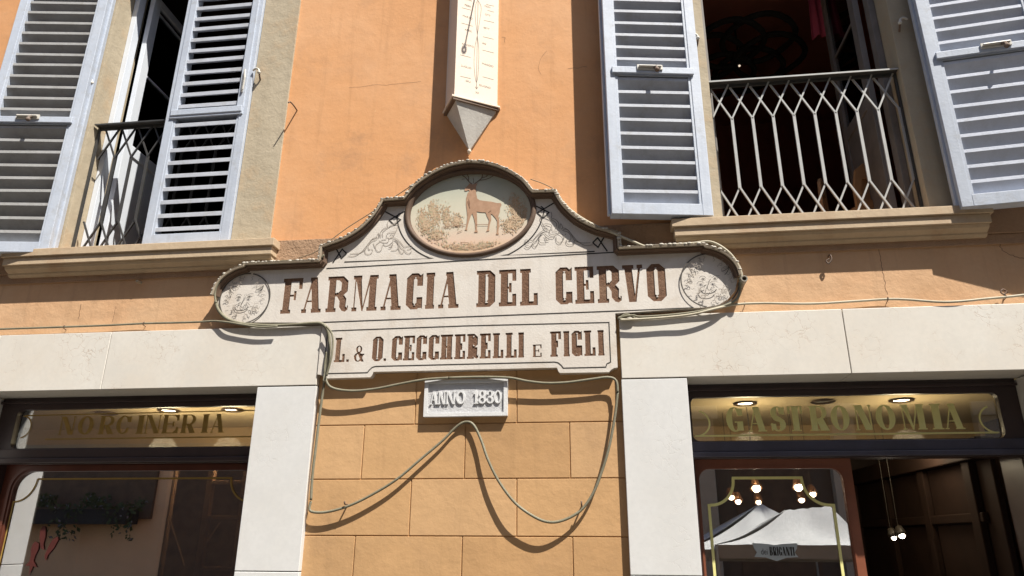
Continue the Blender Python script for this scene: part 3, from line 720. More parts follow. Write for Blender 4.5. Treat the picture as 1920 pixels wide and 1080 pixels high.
L1 = pxs(b1, 578)+pxs([('V', 1166, 1204)], 497)+pxs([('O', 1215, 1251)], 562)
d2 = [('L', 115, 180), ('.', 190, 206), ('O', 342, 407), ('.', 413, 429), ('C', 458, 524), ('E', 529, 597), ('C', 606, 670), ('C', 680, 745), ('H', 751, 827), ('E', 836, 902), ('R', 912, 982), ('E', 989, 1055), ('L', 1067, 1132), ('L', 1144, 1212), ('I', 1221, 1256), ('F', 1414, 1480), ('I', 1494, 1531), ('G', 1544, 1607), ('L', 1619, 1687), ('I', 1702, 1740)]
L2 = pxs([(c, 590+a/3.2, 590+b/3.2) for c, a, b in d2], 670)
L2s = [(*pxs([('&', 590+233/3.2, 590+295/3.2)], 675)[0], 2.998, 3.138), (*pxs([('E', 590+1308/3.2, 590+1362/3.2)], 665)[0], 3.0, 3.105)]
hol1 = letters(L1, 3.443, 3.772, YP, .19, .055, .11, .045); hol2 = letters(L2+L2s, 2.998, 3.212, YP, .20, .065, .085, .04)
OC = (-1.088, 4.333); ORX, ORZ = .570, .412
oval = ell(OC[0], OC[1], ORX, ORZ, n=64)
sgb(MB().fill([outer]+hol1+hol2+[oval], YP, .007, True), 'board', CREAM, sg)
e = MB(); k = len(outer)
for x, z in outer: e.v += [Vector((x, YP, z)), Vector((x, -.001, z))]
for i in range(k): e.f.append([2*i, 2*i+1, 2*((i+1) % k)+1, 2*((i+1) % k)])
sgb(e, 'board_edge', CREAM, sg)
bk = YP+.0065
def grp(name, specs, z0, z1, *st):
    sgb(MB().fill(letters(specs, z0, z1, 0, *st), bk), name, LETTER, sg)
S1 = (.19, .055, .11, .045); S2 = (.20, .065, .085, .04)
grp('farmacia_lettering', L1[:8], 3.443, 3.772, *S1); grp('del_lettering', L1[8:11], 3.443, 3.772, *S1); grp('cervo_lettering', L1[11:], 3.443, 3.772, *S1)
grp('owner_lettering', L2[:15]+L2s[:1], 2.998, 3.212, *S2); grp('figli_lettering', L2[15:]+L2s[1:], 2.998, 3.212, *S2)
# black lines on the board
yl = [YP-.001]
def yy(): yl[0] -= .00012; return yl[0]
q = MB()
q.ribbon(P([(612, 503.5), (1162, 472.5)], YP), .011, yy()); q.ribbon([W(500, 608.5, YP), W(1160, 583, YP)], .010, yy()); q.ribbon([W(1160, 583, YP), W(1300, 577, YP)], .008, yy())
for s in (-1, 1):
    sp = [(XM+s*.555, 4.40)]+[(OC[0]+s*math.cos(R(a))*.655, OC[1]+math.sin(R(a))*.50) for a in (0, -12, -24, -36, -48, -58)]
    sp = smooth_path(sp, 4)
    q.ribbon(sp[3:]+[(XM+s*.30, 3.905), (XM+s*1.10, 3.905)], .011, yy())
    inner = [(XM+s*(a-.05), z) for a, z in ((1.195, 2.905), (.815, 2.895), (.80, 2.935), (.77, 2.955), (.60, 2.955))]
# lower panel's border: one closed line with notched corners
hb = [(0, 2.955), (.745, 2.955), (.775, 2.948), (.80, 2.925), (.815, 2.903), (1.155, 2.903), (1.165, 2.93), (1.195, 2.943), (1.195, 3.275), (0, 3.283)]
q.ribbon([(XM-a, z) for a, z in hb]+[(XM+a, z) for a, z in hb[::-1][1:-1]], .008, yy(), True)
def diamond(cx, cz, a, r):
    ca, sa = math.cos(a), math.sin(a); T = lambda x, z: (cx+(x*ca-z*sa)*r, cz+(x*sa+z*ca)*r)
    q.ribbon([T(-2.2, 2.0), T(1.15, -.0), T(0, -1.15)], .012, yy()); q.ribbon([T(2.2, 2.0), T(-1.15, 0), T(0, -1.15)], .012, yy())
diamond(XM-.665, 4.29, 0, .045); diamond(XM+.665, 4.29, 0, .045); diamond(XM-1.13, 3.985, R(90), .038); diamond(XM+1.13, 3.985, R(-90), .038)
sgb(q, 'black_line', LINE, sg)
# acanthus scrolls
scroll = [[(820, 640), (870, 650), (875, 700), (840, 740), (760, 735), (700, 700)], [(740, 690), (830, 680)], [(775, 760), (800, 795), (860, 790), (920, 750), (955, 710)],
 [(680, 660), (640, 640), (560, 680), (480, 780), (380, 900), (250, 985), (120, 985)], [(660, 680), (580, 670), (500, 760), (440, 870), (330, 930), (160, 945)], [(440, 880), (450, 945), (540, 945), (580, 880), (555, 850)], [(640, 690), (560, 720), (500, 800), (510, 870), (540, 850)],
 [(720, 720), (650, 770), (630, 840), (680, 905), (740, 870), (760, 780)], [(620, 830), (600, 770), (590, 750)],
 [(880, 660), (980, 650), (1080, 720), (1160, 810), (1240, 800), (1300, 800), (1280, 850), (1220, 860)], [(950, 680), (1020, 720), (1055, 800), (1020, 870), (920, 880)], [(1000, 690), (1060, 760), (1100, 830), (1160, 870), (1120, 940), (1070, 880), (1050, 800)], [(1160, 870), (1200, 920), (1250, 940), (1300, 900)],
 [(700, 650), (690, 560), (660, 610), (650, 640)], [(730, 640), (720, 560), (780, 480), (860, 440), (850, 400), (870, 330)], [(770, 630), (760, 560), (800, 510), (900, 440), (1000, 400), (1050, 410), (1030, 480), (1000, 550), (960, 620), (900, 640)], [(840, 620), (850, 570), (920, 540), (1000, 540)], [(880, 440), (1010, 360), (1070, 310)], [(900, 600), (940, 570), (980, 600)], [(870, 830), (910, 835), (950, 790)], [(890, 800), (930, 790), (960, 740)]]
for s in (0, 1):
    q = MB()
    for ps in scroll:
        pts = P(Z9(ps, 640, 380, 9.82), YP)
        if s: pts = [(2*XM-x+.012, z+.005) for x, z in pts]
        q.ribbon(smooth_path(pts, 4), .0048, yy())
    sgb(q, 'acanthus_scroll', FAINT if not s else mat('scroll_line', (.10, .09, .08), .8, (.3, .26, .22), 9), sg)
# satyr masks in rings
def mask(cx, cz, r):
    q = MB(); f = MB()
    T = lambda ps: [(cx+(x-525)/415*r, cz-(y-535)/415*r) for x, y in ps]
    q.ribbon([(cx+r*math.cos(R(a)), cz+r*math.sin(R(a))) for a in range(78, -94, -4)], .011, yy()); q.ribbon([(cx+r*math.cos(R(a)), cz+r*math.sin(R(a))) for a in range(-101, -280, -4)], .011, yy())
    for ps, wd in (([(380, 680), (398, 722), (440, 738), (480, 742), (520, 738), (570, 718), (605, 680)], .013), ([(375, 660), (430, 622), (470, 600)], .006), ([(560, 600), (600, 630), (622, 655)], .006),
                   ([(535, 515), (510, 560), (478, 640), (485, 680), (505, 690), (530, 665), (545, 640)], .007), ([(430, 655), (440, 622), (465, 615)], .006), ([(555, 615), (575, 650), (545, 662)], .006),
                   ([(740, 460), (785, 410), (815, 335), (780, 370), (730, 400), (700, 400)], .008), ([(300, 480), (268, 410), (262, 350), (310, 390), (340, 410)], .008),
                   ([(375, 500), (400, 472), (445, 472), (465, 495)], .006), ([(555, 500), (600, 470), (665, 470)], .006), ([(520, 470), (515, 500)], .004), ([(540, 460), (545, 500)], .004),
                   ([(398, 520), (428, 498), (458, 520), (428, 540), (398, 520)], .005), ([(568, 520), (598, 498), (632, 512), (600, 536), (568, 520)], .005)):
        q.ribbon(smooth_path(T(ps), 4), wd*.62*r/.23, yy())
    for e_ in ((428, 518), (598, 516)): q.fill([ell(*T([e_])[0], .0075, .0075, n=10)], yy())
    rr = random.Random(3)
    for k in range(46):
        a = R(rr.uniform(-5, 185)) if k < 26 else R(rr.uniform(195, 345)); rad = rr.uniform(.70, .88) if k < 26 else rr.uniform(.55, .74)
        x, z = cx+math.cos(a)*rad*r*.92, cz+math.sin(a)*rad*r-.03*r; s_ = r*rr.uniform(.05, .13); b_ = a+rr.uniform(-.6, .6); sg_ = rr.choice((-1, 1))
        pts = [(x+math.cos(b_)*s_*t+math.cos(b_+1.57)*s_*.35*sg_*math.sin(t*4), z+math.sin(b_)*s_*t+math.sin(b_+1.57)*s_*.35*sg_*math.sin(t*4)) for t in (-1, -.6, -.2, .2, .6, 1)]
        f.ribbon(smooth_path(pts, 3), .0042, yy())
    a = sgb(q, 'mask_roundel', mat('soft_line', (.085, .075, .065), .8), sg); sgb(f, 'mask_hair', FAINT, a)
mask(-3.085, 3.598, .232); mask(.925, 3.603, .232)
# oval picture of a stag
YO = YP+.022
def paint_mat():
    M = mat('painted_sky', (.54, .52, .41), .8, (.62, .53, .42), 5, 30); t = M.node_tree; N = t.nodes; L = t.links; b_ = N['Principled BSDF']; src = b_.inputs['Base Color'].links[0].from_socket
    tc = N.new('ShaderNodeTexCoord'); sp = N.new('ShaderNodeSeparateXYZ'); L.new(tc.outputs['Generated'], sp.inputs[0])
    n = N.new('ShaderNodeTexNoise'); n.inputs['Scale'].default_value = 6; n.inputs['Detail'].default_value = 7; L.new(tc.outputs['Generated'], n.inputs[0])
    ad = N.new('ShaderNodeMath'); ad.operation = 'MULTIPLY_ADD'; ad.inputs[1].default_value = .22; L.new(n.outputs[0], ad.inputs[0]); L.new(sp.outputs[2], ad.inputs[2])
    r = N.new('ShaderNodeValToRGB'); cr = r.color_ramp; cr.elements[0].position = .15; cr.elements[0].color = (.64, .42, .25, 1); cr.elements[1].position = .95; cr.elements[1].color = (.38, .41, .345, 1)
    for p_, c_ in ((.30, (.67, .47, .36, 1)), (.42, (.60, .50, .39, 1)), (.52, (.60, .55, .44, 1)), (.72, (.535, .52, .41, 1))):
        el = cr.elements.new(p_); el.color = c_
    L.new(ad.outputs[0], r.inputs[0]); x = N.new('ShaderNodeMix'); x.data_type = 'RGBA'; x.inputs[0].default_value = .75; L.new(src, x.inputs[6]); L.new(r.outputs[0], x.inputs[7]); L.new(x.outputs[2], b_.inputs['Base Color'])
    return M
pic = sgb(MB().fill([ell(*OC, ORX-.002, ORZ-.002, n=64)], YO), 'oval_picture', paint_mat(), sg)
q = MB(); n = 64; prof = [(0, .0), (.012, -.016), (.030, -.02), (.048, -.010), (.052, .0)]
for i in range(n):
    t = 2*math.pi*i/n
    for a, b_ in prof: q.v.append(Vector((OC[0]+(ORX-.028+a)*math.cos(t), YP-.001+b_+(.02 if a == 0 else 0), OC[1]+(ORZ-.028+a)*math.sin(t))))
kp = len(prof)
for i in range(n):
    for j in range(kp-1): q.f.append([i*kp+j, ((i+1) % n)*kp+j, ((i+1) % n)*kp+j+1, i*kp+j+1])
sgb(q, 'oval_moulding', OVALR, sg, smooth=True)
def inoval(x, z, m_=.03): return ((x-OC[0])/(ORX-m_))**2+((z-OC[1])/(ORZ-m_))**2 < 1
Z7 = lambda ps: P(Z9(ps, 740, 300, 5.683), YO)
cols = {'ochre': (.55, .33, .19), 'green': (.36, .37, .25), 'tan': (.62, .45, .30), 'olive': (.47, .42, .27)}
for i_, (nm, c) in enumerate(cols.items()):
    q = MB(); q.keepn = True; rr = random.Random(11+i_); y0 = YO-.0012-.0003*i_
    clumps = [((400, 530), 40, 70), ((300, 620), 50, 70), ((1280, 460), 50, 90), ((430, 590), 70, 110), ((550, 610), 55, 100), ((330, 690), 100, 60), ((670, 650), 50, 60), ((1290, 560), 90, 130), ((1330, 660), 120, 90), ((1220, 700), 80, 60), ((1400, 580), 60, 90), ((650, 930), 260, 45), ((1000, 920), 200, 50), ((420, 800), 130, 60)]
    for (cx_, cy_), rx, ry in clumps:
        low = cy_ > 660
        if nm == 'green' and not low: continue
        for k in range({'ochre': 95, 'tan': 150, 'olive': 60, 'green': 70}[nm]):
            x, z = Z7([(cx_+rr.gauss(0, .5)*rx, cy_+rr.gauss(0, .55)*ry)])[0]
            if not inoval(x, z, .06): continue
            s_ = rr.uniform(.005, .014); th = 1.57+rr.gauss(0, .7)
            y0 -= 2e-6
            q.quad(*[(x+s_*math.cos(th+p_)*(.32 if i2 % 2 else 1), y0, z+s_*math.sin(th+p_)*(.32 if i2 % 2 else 1)) for i2, p_ in enumerate((0, 1.57, 3.14, 4.71))])
    sgb(q, 'painted_'+nm+'_leaves', mat('paint_'+nm, c, .8, tuple(v*.75 for v in c), 20), pic if 0 else sg)
stag = [(745, 320), (755, 300), (785, 268), (800, 250), (830, 262), (850, 258), (885, 248), (868, 285), (870, 310), (868, 350), (880, 410), (905, 430), (960, 438), (1030, 445), (1090, 460), (1130, 460), (1140, 480), (1125, 510), (1120, 560), (1105, 600), (1118, 650), (1112, 720), (1105, 770), (1112, 795), (1080, 795), (1090, 760), (1092, 700), (1093, 650), (1075, 620), (1040, 580), (1025, 575), (1030, 640), (1015, 690), (1005, 740), (1012, 755), (975, 765), (990, 735), (1000, 680), (1005, 640), (985, 600), (970, 560), (920, 558), (875, 550), (878, 600), (880, 680), (878, 740), (888, 772), (848, 772), (862, 740), (858, 680), (845, 620), (828, 570), (815, 590), (795, 650), (780, 700), (772, 740), (780, 750), (748, 748), (760, 720), (770, 660), (775, 600), (770, 540), (762, 470), (765, 400), (780, 350), (800, 335), (790, 322), (765, 332), (748, 332)]
st_ = sgb(MB().fill([Z7(stag)], YO-.0035), 'painted_stag', mat('paint_stag', (.38, .225, .14), .8, (.46, .285, .185), 22, 50), sg)
q = MB(); yo = YO-.0042
for ps, wd in (([(825, 258), (800, 240), (775, 212), (750, 185), (700, 150)], .010), ([(785, 222), (790, 185), (762, 145), (738, 122)], .008), ([(775, 165), (790, 130)], .006), ([(748, 205), (715, 208)], .006), ([(840, 250), (842, 215), (835, 190)], .006),
               ([(852, 255), (900, 220), (930, 190), (938, 150), (948, 118)], .010), ([(925, 195), (975, 180), (1010, 150), (1000, 128)], .007), ([(905, 218), (960, 212), (1020, 190), (1070, 158)], .008), ([(978, 182), (988, 145)], .006)):
    yo -= .0001; q.ribbon(smooth_path(Z7(ps), 4), wd*.75, yo)
sgb(q, 'painted_antlers', mat('paint_antler', (.16, .10, .07), .8), st_)
q = MB()
for ps in ([(790, 420), (800, 470), (795, 500)], [(780, 440), (790, 480), (805, 520)], [(1000, 560), (1030, 540)], [(668, 775), (720, 755)], [(700, 880), (790, 885)], [(500, 720), (700, 700), (760, 690)], [(870, 690), (1000, 690)]):
    yo -= .0001; q.ribbon(smooth_path(Z7(ps), 3), .005, yo)
sgb(q, 'painted_shading', mat('paint_shade', (.24, .13, .08), .8), st_)
# hood along the top: projecting strip, brown moulding under it, white scalloped lead on its lip
YH = YP-.070
def dense(pts, step=.02):
    o = [Vector(pts[0])]
    for a, b_ in zip(pts, pts[1:]):
        a, b_ = Vector(a), Vector(b_); n = max(1, int((b_-a).length/step))
        o += [a+(b_-a)*(i+1)/n for i in range(n)]
    return o
ht = half_top
segA = smooth_path(ht[0:5], 5)+[Vector(ht[5])]; segB = [Vector(p_) for p_ in ht[6:9]]; segC = smooth_path(ht[8:15], 4); segD = smooth_path(ht[15:21], 4)
halfp = segA+segB+segC[1:]+segD
path = [Vector((XM-p_[0], p_[1])) for p_ in halfp]+[Vector((XM+p_[0], p_[1])) for p_ in halfp[::-1][1:]]
pp = [path[0]]
for p_ in path[1:]:
    if (p_-pp[-1]).length > .004: pp.append(p_)
path = pp
def offs(path, o):
    out = []; k = len(path)
    for i, p_ in enumerate(path):
        a = path[max(0, i-1)]; b_ = path[min(k-1, i+1)]; d1 = (p_-a).normalized() if i else (b_-p_).normalized(); d2 = (b_-p_).normalized() if i < k-1 else d1
        t = (d1+d2).normalized(); nn = Vector((-t.y, t.x)); c = max(.5, abs(nn.dot(Vector((-d1.y, d1.x))))); out.append(p_+nn*o/c)
    return out
def sweep(path, sec):
    """sec: (offset outward, y) closed section"""
    q = MB(); rows_ = [[Vector((v.x, y, v.y)) for v in offs(path, o)] for o, y in sec]; n = len(path); m_ = len(sec)
    for r_ in rows_: q.v += r_
    for j in range(m_):
        for i in range(n-1): q.f.append([j*n+i, j*n+i+1, ((j+1) % m_)*n+i+1, ((j+1) % m_)*n+i])
    q.f.append([j*n for j in range(m_)]); q.f.append([j*n+n-1 for j in range(m_)]); return q
sgb(sweep(path, [(.0, YH), (.016, YH-.004), (.022, YH+.01), (.03, -.002), (.001, -.002)]), 'hood', HOOD, sg)
sgb(sweep(path, [(-.002, YP-.001), (-.002, YP-.05), (-.012, YP-.05), (-.020, YP-.022), (-.032, YP-.018), (-.036, YP-.001)]), 'hood_moulding', HOODU, sg)
q = MB(); dp_ = dense(offs(path, .02), .012); acc = 0; last = dp_[0]; ph = 0
for v in dp_:
    acc += (v-last).length; last = v
    if acc >= ph:
        s_ = rnd.uniform(.009, .018); q.ball((v.x+rnd.uniform(-.004, .004), YH+rnd.uniform(.0, .012), v.y+rnd.uniform(-.003, .006)), s_, 4, (1.3, .8, .7)); ph += rnd.uniform(.030, .044)
sgb(q, 'scalloped_trim', LEAD, sg, smooth=True)
sgb(sweep([v for v in path], [(.0305, -.12), (.034, YH+.02), (.024, YH-.001), (.0215, YH+.011), (.029, -.12)]), 'lead_edge', LEAD, sg)

# ================================================================== STONE PLAQUE
pl = thing('stone_plaque', 'small white stone plaque reading ANNO 1830 under the shop sign', 'plaque', (-1.09, 0, 2.53))
px0, px1, pz0, pz1 = -1.428, -.742, 2.532, 2.833; yp = -.05
q = MB(); q.fill([[(px0, pz0), (px1, pz0), (px1, pz1), (px0, pz1)], [(px0+.03, pz0+.028), (px1-.03, pz0+.028), (px1-.03, pz1-.028), (px0+.03, pz1-.028)]], yp, .05)
o = q.build('plaque_frame', PLQ, pl, .004); o.data.transform(Matrix.Translation((1.09, 0, -2.53)))
o = boxpart('rough_field', PLQR, pl, px0+.031, px1-.031, yp+.016, yp+.04, pz0+.029, pz1-.029); o.data.transform(Matrix.Translation((1.09, 0, -2.53)))
an = []
for c, a, b_ in (('A', 690, 742), ('N', 740, 788), ('N', 787, 845), ('O', 848, 905), ('1', 950, 985), ('8', 982, 1030), ('3', 1030, 1078), ('0', 1075, 1125)): an.append((c, W(590+a/3.2, 748, -.05)[0], W(590+b_/3.2, 748, -.05)[0]-.004))
for nm_, sp_ in (('anno_lettering', an[:4]), ('year_lettering', an[4:])):
    o = MB().fill(letters(sp_, 2.632, 2.738, 0, .155, .085, .07, .045, True), yp+.004, .013).build(nm_, PLQ, pl); o.data.transform(Matrix.Translation((1.09, 0, -2.53)))

# ================================================================== SUNDIAL
sd = thing('wall_sundial', 'tall pale wedge shaped sundial with month names, ending in a grey pyramid', 'sundial', (-1.05, 0, 4.95))
inv2 = Matrix.Translation((1.05, 0, -4.95))
def sdb(mb, *a, **k):
    o = mb.build(*a, **k); o.data.transform(inv2); return o
FL = Vector((-1.225, -.25, 0)); FR = Vector((-.862, -.02, 0)); Z0, Z1 = 5.43, 8.3
q = MB()
for z in (Z0, Z1): q.v += [Vector((-1.365, 0, z)), Vector((FL.x, FL.y, z)), Vector((FR.x, FR.y, z)), Vector((FR.x, 0, z))]
q.f += [[0, 1, 5, 4], [1, 2, 6, 5], [2, 3, 7, 6], [0, 3, 2, 1], [4, 5, 6, 7]]
sdb(q, 'dial_body', DIAL, sd)
def tray(z0, z1, g_): 
    q = MB()
    for z in (z0, z1): q.v += [Vector((-1.365-g_, 0, z)), Vector((FL.x-g_*.7, FL.y-g_, z)), Vector((FR.x+g_*1.2, FR.y-g_*.6, z)), Vector((FR.x+g_*1.2, 0, z))]
    q.f += [[0, 1, 5, 4], [1, 2, 6, 5], [2, 3, 7, 6], [0, 3, 2, 1], [4, 5, 6, 7]]; return q
sdb(tray(5.412, 5.432, .024), 'dial_moulding', DIAL, sd, bevel=.003); sdb(tray(5.385, 5.411, .012), 'lower_moulding', HOODU, sd, bevel=.003)
q = MB(); tip = Vector((-1.113, -.03, 4.975))
base = [Vector((-1.345, 0, 5.385)), Vector((FL.x+.012, FL.y+.015, 5.385)), Vector((FR.x-.01, FR.y+.0, 5.385)), Vector((FR.x-.01, 0, 5.385))]
q.v += base+[tip, Vector((tip.x, 0, tip.z))]; q.f += [[0, 1, 4], [1, 2, 4], [2, 3, 5, 4], [0, 4, 5], [0, 3, 2, 1]]
sdb(q, 'dial_pyramid', DIALG, sd)
sdb(MB().ball((tip.x, -.035, 4.965), .02, 6).tube([(tip.x, -.035, 4.96), (tip.x, -.035, 4.935)], .01), 'finial', DIAL, sd, smooth=True)
# writing on the slanted face: local x along the face from its left edge, z up
fx = (FR-FL); fw = fx.length; fx.normalize(); fn = Vector((fx.y, -fx.x, 0))
MF = Matrix(((fx.x, -fn.x, 0, FL.x), (fx.y, -fn.y, 0, FL.y), (0, 0, 1, 0), (0, 0, 0, 1)))
def face(px, py):
    d = AX*((px-960)/F)-UP*((py-540)/F)+FW; o_ = Vector((0, -D, CZ)); t = (FL-o_).dot(fn)/d.dot(fn); p_ = o_+d*t; return ((p_-FL).dot(fx), p_.z)
def fz(x, y): return face(820+x/3.6, y/3.6)
DK = mat('dial_ink', (.20, .16, .13), .8); DKG = mat('pointer_iron', (.045, .042, .04), .5)
q = MB()
for a, b_ in (((165, 52), (225, 68)), ((163, 155), (240, 178)), ((155, 370), (225, 388)), ((155, 515), (225, 530)), ((330, 30), (383, 42)), ((338, 70), (383, 82)), ((313, 137), (383, 152)), ((308, 248), (380, 265)), ((305, 338), (382, 358)), ((305, 518), (380, 538))):
    q.ribbon([fz(*a), fz(*b_)], .0045, -.001)
an1 = [(272, 0), (295, 45), (290, 110), (270, 235), (252, 330), (248, 450), (262, 555), (275, 500), (280, 350), (270, 240), (256, 120), (258, 40), (272, 0)]
q.ribbon([fz(*p_) for p_ in smooth_path(an1, 4)], .004, -.0014); q.ribbon([fz(275, 0), fz(270, 240), fz(264, 560), fz(265, 595)], .004, -.0018); q.ribbon([fz(255, 585), fz(265, 600), fz(275, 585)], .004, -.0022)
for v in range(len(q.v)): q.v[v] = MF @ q.v[v]
sdb(q, 'dial_lines', DK, sd)
for k_, (t_, x, y) in enumerate((('GENN', 205, 3), ('FEBB', 205, 45), ('MARZO', 205, 122), ('APRIL', 210, 212), ('AGOSTO', 205, 312), ('LUGLIO', 195, 458), ('GIU', 208, 555), ('NOV', 340, 52), ('OTT', 340, 108), ('SETT', 332, 198), ('AG', 315, 300), ('MAGGIO', 340, 445), ('GIUGNO', 320, 590), ('XII', 268, 632), ('LA LVCE', 190, 672), ('A. 1686', 343, 706))):
    a, z = fz(x, y); o = text_mesh('dial_lettering', t_, a, z, -.0011, .021, DK, sd, M=MF); o.data.transform(inv2)
ac, zc = fz(180, 336); a0, za = fz(262, -60); S0 = MF @ Vector((ac, 0, zc)); foot = MF @ Vector((a0, 0, za)); cpt = S0+SUN*(.62/abs(SUN.y))
q = MB().tube([foot, foot.lerp(cpt, .94)], .007); q.lathe(cpt, SUN, [(-.003, .007), (-.003, .027), (.003, .027), (.003, .007), (-.003, .007)]); sdb(q, 'gnomon', DKG, sd)

# ================================================================== CABLES AND CORDS
def cable(name, label, pts, r, mt, cat='cable', group=None, wob=.0):
    q = MB(); v = smooth_path(pts, 6)
    q.tube(v, r, 8)
    o = q.build(name, mt, None, smooth=True); return tag(o, label, cat, group)
def C3(ps): return [(*W(x, y, Y), Y) for x, y, Y in ps]
def C(ps): return [(a, Y, b_) for a, b_, Y in C3(ps)]
loopc = [(583, 940, -0.043), (582, 958, -0.050), (612, 960, -0.053), (655, 948, -0.053), (700, 926, -0.053), (745, 898, -0.050), (790, 860, -0.046), (830, 826, -0.037), (855, 801, -0.031), (873, 791, -0.031), (888, 797, -0.037), (902, 825, -0.046), (915, 862, -0.059), (935, 902, -0.074), (965, 942, -0.087), (1000, 968, -0.087), (1030, 979, -0.081), (1060, 974, -0.068), (1090, 956, -0.053), (1112, 925, -0.050), (1128, 885, -0.050), (1142, 838, -0.050), (1153, 780, -0.050), (1158, 735, -0.050)]
cable('garden_hose', 'olive hose drooping in two loops over nails on the tan wall under the plaque', C(loopc), .0108, HOSE, 'hose')
cable('power_cable', 'olive cable hanging down the edge of the left marble pier to the hose loop', C([(608, 716, -0.070), (604, 745, -0.063), (598, 790, -0.059), (592, 840, -0.056), (586, 890, -0.052), (583, 938, -0.049)]), .0115, HOSE)
cable('power_cable', 'olive cable sagging under the left half of the sign to the top of the plaque', C([(613, 660, -0.081), (609, 690, -0.081), (612, 715, -0.081), (625, 728, -0.077), (660, 733, -0.070), (705, 729, -0.066), (750, 720, -0.066), (795, 712, -0.070), (840, 708.5, -0.063)]), .0108, HOSE)
cable('power_cable', 'olive cable sagging under the right half of the sign beside the right marble pier', C([(840, 708.5, -0.063), (900, 707, -0.063), (955, 708.5, -0.070), (990, 715, -0.063), (1025, 718.5, -0.059), (1065, 717, -0.059), (1110, 711, -0.063), (1140, 707.5, -0.063), (1155, 714, -0.059), (1158, 735, -0.056)]), .0108, HOSE)
cable('power_cable', 'thick olive cable bundle under the left roundel, turning down the sign edge', C([(404, 565, -.08), (410, 582, -.08), (425, 597, -.078), (450, 606, -.078), (490, 610, -.078), (540, 609.5, -.078), (585, 606, -.078), (603, 607, -.078), (614, 618, -.078), (618, 640, -.078), (616, 670, -.078), (610, 700, -.078), (608, 716, -.10)]), .0145, HOSE)
cable('power_cable', 'thin dark cable strung along the wall left of the sign', C([(-30, 618, -.03), (0, 617, -.03), (60, 615, -.03), (120, 613, -.03), (200, 610, -.03), (270, 606.5, -.03), (330, 605, -.05), (375, 603.5, -.06), (400, 602, -.07), (425, 604, -.10), (450, 608, -.105), (485, 613, -.105), (520, 612, -.105)]), .0095, HOSE)
cable('power_cable', 'olive cable bundle with a looped end under the right roundel of the sign', C([(1163, 596, -.073), (1172, 590, -.073), (1183, 592, -.073), (1190, 597, -.076), (1181, 600, -.076), (1170, 599, -.076), (1160, 596, -.073), (1185, 591.5, -.076), (1200, 594, -.076), (1240, 592, -.076), (1290, 587, -.076), (1330, 580, -.082), (1362, 572, -.085), (1382, 560, -.076), (1388, 540, -.076), (1389, 522, -.14)]), .0108, HOSE)
cable('power_cable', 'pale cable strung along the wall right of the sign', C([(1163, 600, -.10), (1200, 598.5, -.105), (1250, 595, -.105), (1300, 589, -.11), (1345, 578, -.10), (1378, 571, -.06), (1430, 568.5, -.04), (1520, 569.5, -.035), (1600, 565, -.03), (1665, 561, -.03), (1705, 562, -.05), (1760, 566, -.06), (1800, 565, -.06), (1850, 560, -.045), (1885, 557, -.04), (1930, 552, -.04)]), .0105, WCAB)
cable('power_cable', 'pale cable lying on top of the sign hood at its right end', C([(1048, 372, -.13), (1075, 398, -.12), (1110, 420, -.12), (1150, 437, -.13), (1185, 452, -.135), (1216, 463, -.128), (1260, 459, -.128), (1300, 456, -.128), (1328, 453, -.128), (1350, 461, -.128), (1372, 479, -.128), (1387, 503, -.128), (1391, 522, -.128)]), .0115, WCAB)
cable('power_cable', 'olive cable lying on top of the sign hood at its left end', C([(608, 478, -.128), (590, 488, -.128), (540, 489, -.128), (490, 491.5, -.128), (465, 494, -.128), (440, 503, -.128), (420, 517, -.128), (407, 535, -.128), (403, 552, -.12), (405, 568, -.115)]), .009, HOSE)
cable('thin_string', 'thin tan string stretched from the left end of the hood up to its arch', C([(560, 484, -.135), (590, 473, -.135), (606, 461, -.13), (650, 428, -.12), (700, 396, -.11), (740, 369, -.11), (770, 349, -.13)]), .0045, STRING, 'string')
cable('thin_string', 'thin pale string from the arch of the hood down to its right shoulder', C([(995, 336, -.12), (1020, 345, -.07), (1042, 358, -.10), (1062, 385, -.12), (1080, 400, -.12)]), .0045, STRING, 'string')
cable('thin_string', 'thin string dropping from the cable end above the left marble pier', C([(612, 612, -.125), (622, 625, -.13), (624, 645, -.125), (621, 672, -.125), (612, 705, -.118)]), .009, HOSE, 'string')
for lab, px_, py_, r_ in (('small wire clip at the left end of the thin wall cable', 121, 613, .011), ('small wire clip near the middle of the thin wall cable', 270, 606.5, .011), ('small clip on the pale cable below the crack', 1664, 561, .013), ('small clip on the pale cable beside the right roundel', 1396, 569.5, .013), ('small clip on the pale cable near the right end', 1884, 557, .013)):
    x, z = W(px_, py_, -.03); o = MB().tube([(.0, -.034+.0, z*0-.004)]+[(.003*math.cos(t), -.004-r_*1.25*math.sin(t)-.028, r_*1.25*math.cos(t)) for t in (0, .6, 1.2, 1.9, 2.5, 3.1)]+[(0, 0, -.02)], .0035, 6).build('cable_clip', RUST); o.location = (x, 0, z); tag(o, lab, 'clip', 'cable clips')
yc = -.0008; CRK = mat('crack_line', (.24, .14, .08), .9)
for pts_, w_ in (([(1648, 466), (1652, 488), (1655, 510), (1659, 530), (1663, 552)], .006), ([(1866, 425), (1872, 440), (1873, 455), (1880, 470), (1895, 478), (1912, 483), (1935, 487)], .007), ([(218, 574), (214, 590), (211, 604)], .004), ([(153, 570), (150, 584), (148, 598)], .007),
                 ([(655, 165), (700, 160), (745, 158), (790, 152)], .003), ([(1065, 128), (1085, 127), (1100, 125)], .004), ([(940, 71), (947, 71), (946, 80)], .004), ([(1025, 95), (1010, 120), (1015, 140)], .0025)):
    yc -= .0001; MB().ribbon(smooth_path([(a_+rnd.uniform(-.006, .006), b_+rnd.uniform(-.006, .006)) for a_, b_ in smooth_path(P(pts_, 0), 4)], 2), w_*.75, yc).build('plaster_crack', CRK, bld)
